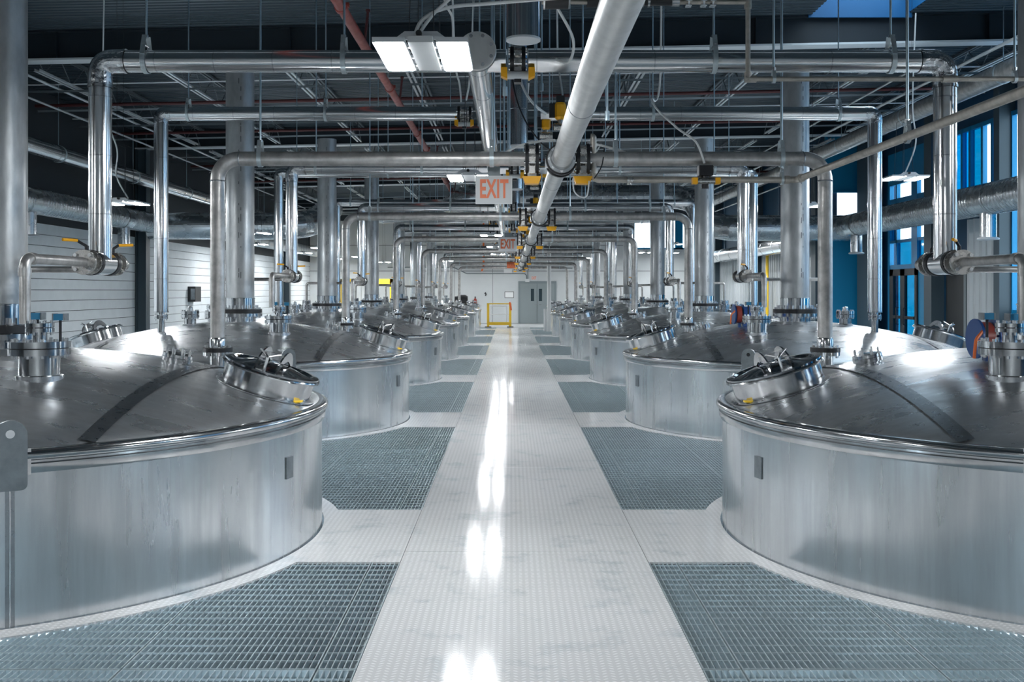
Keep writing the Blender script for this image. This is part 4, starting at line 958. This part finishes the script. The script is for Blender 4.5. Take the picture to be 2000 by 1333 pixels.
t = thing('safety_gate', 'yellow safety gate standing before the far wall', 'gate', (-.6, 46.6, 0))
yy = 46.6
for xx in (-1.10, -.06): 
    ob('post', MB().box((xx - .055, yy - .05, 0), (xx + .055, yy + .05, 1.13)), 'safety_yellow', t, sharp=0)
    ob('foot', MB().box((xx - .15, yy - .12, 0), (xx + .15, yy + .12, .03)), 'black_metal', t, sharp=0)
ob('bottom_rail', MB().box((-1.05, yy - .03, .10), (-.1, yy + .03, .24)), 'safety_yellow', t, sharp=0)
ob('top_rail', MB().box((-1.05, yy - .025, 1.08), (-.1, yy + .025, 1.13)), 'safety_yellow', t, sharp=0)
ob('inner_rail', MB().tube([(-.98, yy, .2), (-.98, yy, .92), (-.92, yy, 1.0), (-.2, yy, 1.0)], .022, 10).cyl((-.98, yy, .6), (-.15, yy, .6), .022, 10).cyl((-.22, yy, .1), (-.22, yy, 1.0), .022, 10), 'white_cable', t)
ob('hinge_cover', MB().tube([(-.08, yy - .06, 1.18), (-.04, yy - .07, .98), (-.02, yy - .06, .8)], .045, 10), 'orange_paint', t)
t = thing('sprinkler_riser', 'orange standpipe dropping against the far wall', 'pipe', (-1.45, YFAR - .5, 3))
ob('pipe', MB().tube([(-1.45, YFAR - .6, 6.4), (-1.45, YFAR - .6, 2.95), (-1.55, YFAR - .15, 2.78)], .05, 12, .1, 5), 'orange_paint', t); ob('coupling', MB().lathe((-1.45, YFAR - .6, 3.05), (0, 0, 1), [(.065, 0), (.065, .1)], 14), 'orange_paint', t)
tag(ob('wall_conduit', MB().tube([(-6.5, YFAR - .03, 2.95), (-3.05, YFAR - .03, 2.95), (-2.35, YFAR - .03, 2.62), (.78, YFAR - .03, 2.62), (.80, YFAR - .03, 2.3)], .025, 8, .15, 5), 'trim_paint'), 'grey conduit bending along the far wall to the door', 'conduit')
tag(ob('wall_conduit', MB().tube([(.86, YFAR - .03, 2.3), (.86, YFAR - .03, 2.9), (3.2, YFAR - .03, 2.9)], .025, 8, .15, 5), 'trim_paint'), 'grey conduit rising above the door and running right', 'conduit')
tag(ob('alarm_horn', MB().box((.72, YFAR - .1, 2.18), (.94, YFAR, 2.34)).cyl((.8, YFAR - .1, 2.26), (.8, YFAR - .16, 2.26), .05, 12), 'sign_plastic'), 'small white horn box beside the door EXIT sign', 'alarm')
t = thing('steel_post', 'white round steel post at the right end of the aisle', 'post', (1.58, 41.6, 0))
ob('shaft', MB().cyl((1.58, 41.6, 0), (1.58, 41.6, 6.4), .085, 20), 'joist_paint', t); ob('sleeve', MB().cyl((1.43, 41.8, 0), (1.43, 41.8, .95), .07, 16), 'joist_paint', t)
t = thing('covered_motor', 'black covered motor behind the farthest left tanks', 'motor', (-2.4, 48.2, 0))
ob('cover', MB().lathe((-2.45, 48.2, 1.25), (1, 0, 0), [(.0001, -.32), (.24, -.30), (.27, -.1), (.27, .2), (.2, .32), (.0001, .33)], 20), 'black_plastic', t); ob('stand', MB().box((-2.65, 48.1, 0), (-2.25, 48.3, 1.1)), 'column_paint', t, sharp=0)
t = thing('fire_extinguisher', 'red fire extinguisher on the far wall beside the tanks', 'extinguisher', (-1.9, YFAR - .1, .9))
ob('bottle', MB().lathe((-1.9, YFAR - .12, .9), (0, 0, 1), [(.08, 0), (.085, .03), (.085, .36), (.03, .42), (.03, .45)], 16), 'red_paint', t); ob('valve_head', MB().cbox((-1.9, YFAR - .12, 1.38), (.07, .05, .07)), 'black_plastic', t, sharp=0)
t = thing('yellow_portal', 'yellow steel portal frame far behind the left tanks', 'frame', (-8.2, 48.5, 0))
ob('post', MB().box((-8.5, 48.4, 0), (-8.2, 48.7, 2.3)), 'safety_yellow', t, sharp=0); ob('beam', MB().box((-8.5, 48.4, 2.05), (-5.7, 48.7, 2.3)), 'safety_yellow', t, sharp=0); ob('post', MB().box((-5.95, 48.4, 0), (-5.7, 48.7, 2.3)), 'safety_yellow', t, sharp=0)
tag(ob('yellow_gas_pipe', MB().tube([(9.3, 36.0, 0), (9.3, 36.0, 3.0), (9.6, 36.0, 3.2)], .055, 12, .08), 'safety_yellow'), 'vertical yellow pipe on the grey siding at the right', 'pipe')

# ================================================================== REELS, BOXES, PANELS
def reel(x, y, z, lab, s=1):
    t = thing('hose_reel', lab, 'hose reel', (x, y, z), 'blue hose reels')
    for dx in (-.055, .055): ob('side_disc', MB().lathe((x + dx, y, z), (1, 0, 0), [(.13, -.008), (.13, .008)], 28), 'blue_enamel', t)
    ob('hose', MB().lathe((x, y, z), (1, 0, 0), [(.085, -.045), (.11, -.03), (.11, .03), (.085, .045)], 28), 'red_paint', t)
    ob('frame', MB().box((x + .06, y - .03, z - .2), (x + .16, y + .06, z + .10)), 'blue_enamel', t, sharp=0)
    ob('hose_tail', MB().tube([(x - .05, y - .1, z + .06), (x - .12, y - .14, z), (x - .13, y - .14, z - .12)], .010, 8, .05), 'orange_paint', t)
    ob('stand', MB().box((x + .0, y - .02, .9), (x + .03, y + .03, z - .05)), 'blue_enamel', t, sharp=0)
    return t
reel(3.08, 6.45, 1.39, 'blue hose reel with red hose behind the nearest right tank nozzle')
reel(2.92, 12.75, 1.40, 'blue hose reel standing on the second right tank')
def actbox(x, y, z, lab):
    t = thing('control_box', lab, 'control box', (x, y, z), 'small blue actuators on the nozzles')
    ob('body', MB().box((x - .03, y - .03, z - .02), (x + .03, y + .03, z + .02)), 'cyan_plastic', t, sharp=0)
    ob('end_cap', MB().box((x - .038, y - .032, z - .022), (x - .03, y + .032, z + .022)).box((x + .03, y - .032, z - .022), (x + .038, y + .032, z + .022)), 'lug_steel', t, sharp=0)
    ob('bracket', MB().cyl((x, y, z - .145), (x, y, z - .02), .009, 8), 'black_metal', t)
for n in range(2):
    for s in (-1, 1):
        x = X(s, UC - .74); yq_ = Y0 - .95 + PITCH * n
        actbox(x - .075, yq_ + .13, 1.545, 'small blue control box left of the feed pipe, %s tank on the %s' % (ORD[n], SIDE[s]))
        actbox(x + .075, yq_ + .11, 1.54, 'small blue control box right of the feed pipe, %s tank on the %s' % (ORD[n], SIDE[s]))
t = thing('wall_intercom', 'black control unit on the left block wall', 'control unit', (-WALLX, 32.6, 1.6))
ob('body', MB().box((-WALLX, 32.4, 1.35), (-WALLX + .25, 33.0, 1.85)), 'black_plastic', t, sharp=0); ob('keypad', MB().box((-WALLX + .1, 32.39, 1.42), (-WALLX + .24, 32.4, 1.78)), 'lug_steel', t, sharp=0)

# ================================================================== CABLES
def cable(pts, r, m, lab):
    P = [V(p) for p in pts]; out = []
    for i in range(len(P) - 1):
        p0 = P[max(i - 1, 0)]; p1 = P[i]; p2 = P[i + 1]; p3 = P[min(i + 2, len(P) - 1)]
        for k in range(8):
            u = k / 8; out.append(.5 * ((2 * p1) + (p2 - p0) * u + (2 * p0 - 5 * p1 + 4 * p2 - p3) * u * u + (3 * p1 - p0 - 3 * p2 + p3) * u ** 3))
    out.append(P[-1])
    return tag(ob('cable', MB().tube(out, r, 8), m), lab, 'cable', 'cables around the aisle valves')
cable([(-.55, 5.6, 3.14), (-.50, 5.6, 3.24), (-.36, 5.65, 3.32), (-.1, 5.7, 3.36), (.4, 5.7, 3.40)], .011, 'white_cable', 'thick white cable arching from the nearest light to the right')
cable([(-.54, 5.6, 3.13), (-.45, 5.6, 3.26), (-.30, 5.6, 3.42), (-.2, 5.6, 3.7)], .010, 'white_cable', 'white cable climbing from the nearest light')
cable([(-.42, 6.3, 4.2), (-.43, 6.3, 3.6), (-.38, 6.4, 3.45), (-.39, 6.5, 3.15)], .008, 'white_cable', 'white cable dropping behind the nearest light')
cable([(1.30, 8.6, 6.0), (1.28, 8.5, 3.6), (1.18, 8.3, 3.3), (1.34, 8.1, 3.05), (1.48, 7.95, 2.9), (1.54, 7.9, 2.72)], .009, 'white_cable', 'white cable sagging right of the header to a small valve')
cable([(.10, 12.2, 4.5), (.12, 11.9, 4.2), (.25, 11.8, 3.95), (.42, 12.0, 3.85)], .016, 'white_cable', 'pale hose curving into the smaller yellow actuator')
cable([(-.02, 9.8, 4.2), (.02, 9.6, 3.7), (.12, 9.2, 3.3), (.3, 8.6, 2.95), (.42, 8.3, 2.9)], .007, 'black_plastic', 'thin black cable slanting to the header flange')
cable([(.62, YBP - .1, 2.58), (.60, YBP - .12, 2.46), (.55, YBP - .12, 2.45), (.50, YBP - .1, 2.5), (.49, YBP - .1, 2.6)], .006, 'grey_cable', 'grey cable loop under the right yellow valve block')
cable([(.75, YBP, 2.85), (.72, YBP - .1, 2.7), (.66, YBP - .1, 2.6)], .005, 'black_plastic', 'thin black cable beside the right valve')
cable([(.62, 8.05, 2.90), (.72, 8.3, 2.93), (.85, 8.2, 2.88), (.95, 8.05, 2.82)], .010, 'white_cable', 'short white hose right of the header flange')
cable([(-.15, 8.3, 2.80), (.05, 8.2, 2.90), (.25, 8.1, 2.93), (.35, 8.0, 2.92)], .010, 'white_cable', 'white cable crossing to the header flange from the left')
cable([(.30, 6.6, 3.60), (.42, 6.75, 3.42), (.40, 6.9, 3.30), (.30, 7.05, 3.36)], .010, 'white_cable', 'white hose hanging from the valve train above')
cable([(.62, 13.4, 6.45), (.62, 13.4, 5.2), (.63, 13.2, 4.7), (.66, 12.8, 4.25), (.62, 12.4, 4.08)], .012, 'white_cable', 'white cable dropping to the large yellow actuator')
cable([(-.75, 12.3, 6.0), (-.70, 12.2, 4.6), (-.64, 12.2, 4.25), (-.62, 12.2, 4.03)], .012, 'white_cable', 'white cable dropping to the high left valve')
cable([(-.45, 12.3, 6.0), (-.5, 12.2, 4.5), (-.56, 12.2, 4.05)], .012, 'white_cable', 'second white cable dropping to the high left valve')
cable([(6.25, 15.3, 6.0), (6.2, 15.3, 4.6), (6.25, 15.3, 4.0), (6.1, 15.35, 3.52)], .012, 'white_cable', 'white cable feeding the first light over the right tanks')
cable([(-6.3, 15.3, 6.2), (-6.3, 15.3, 4.6), (-6.1, 15.3, 3.9), (-6.15, 15.4, 3.5), (-6.0, 15.5, 3.15)], .012, 'white_cable', 'white cable feeding the first light over the left tanks')
rv = thing('small_relief_valve', 'small black valve with yellow ends hanging right of the header', 'valve', (1.55, 7.9, 2.6))
ob('body', MB().box((1.49, 7.85, 2.62), (1.60, 7.95, 2.70)).cyl((1.545, 7.9, 2.52), (1.545, 7.9, 2.64), .03, 12), 'black_metal', rv)
ob('cylinder', MB().cyl((1.47, 7.86, 2.575), (1.62, 7.86, 2.575), .024, 12), 'valve_steel', rv)
ob('end_cap', MB().box((1.435, 7.83, 2.55), (1.475, 7.89, 2.60)).box((1.615, 7.83, 2.55), (1.655, 7.89, 2.60)), 'yellow_paint', rv, sharp=0)
# vertical rods between roof and the aisle services
RODS = sorted(((-.05, 7.6, 3.2), (-.02, 9.4, 3.0), (.27, 8.9, 3.5), (.62, 6.95, 3.45), (.70, 7.25, 2.95), (.25, 10.6, 3.0), (.32, 12.6, 3.2), (.50, 13.0, 3.3), (-.1, 13.6, 3.1), (-.35, 10.8, 3.5), (.72, 10.0, 3.3), (-.12, 15.2, 2.9), (.2, 16.8, 2.9), (.55, 18.0, 3.0)), key=lambda r: r[1])
CNT = 'first second third fourth fifth sixth seventh eighth ninth tenth eleventh twelfth thirteenth last'.split()
for k, (xx, yy, zz) in enumerate(RODS):
    tag(ob('threaded_rod', MB().cyl((xx, yy, zz), (xx, yy, 6.44), .009, 8).lathe((xx, yy, zz), (0, 0, 1), [(.018, 0), (.018, .07)], 8), 'rod_steel'), 'thin bluish threaded rod among the aisle pipes, %s from the viewer' % CNT[k], 'rod', 'threaded rods above the aisle')
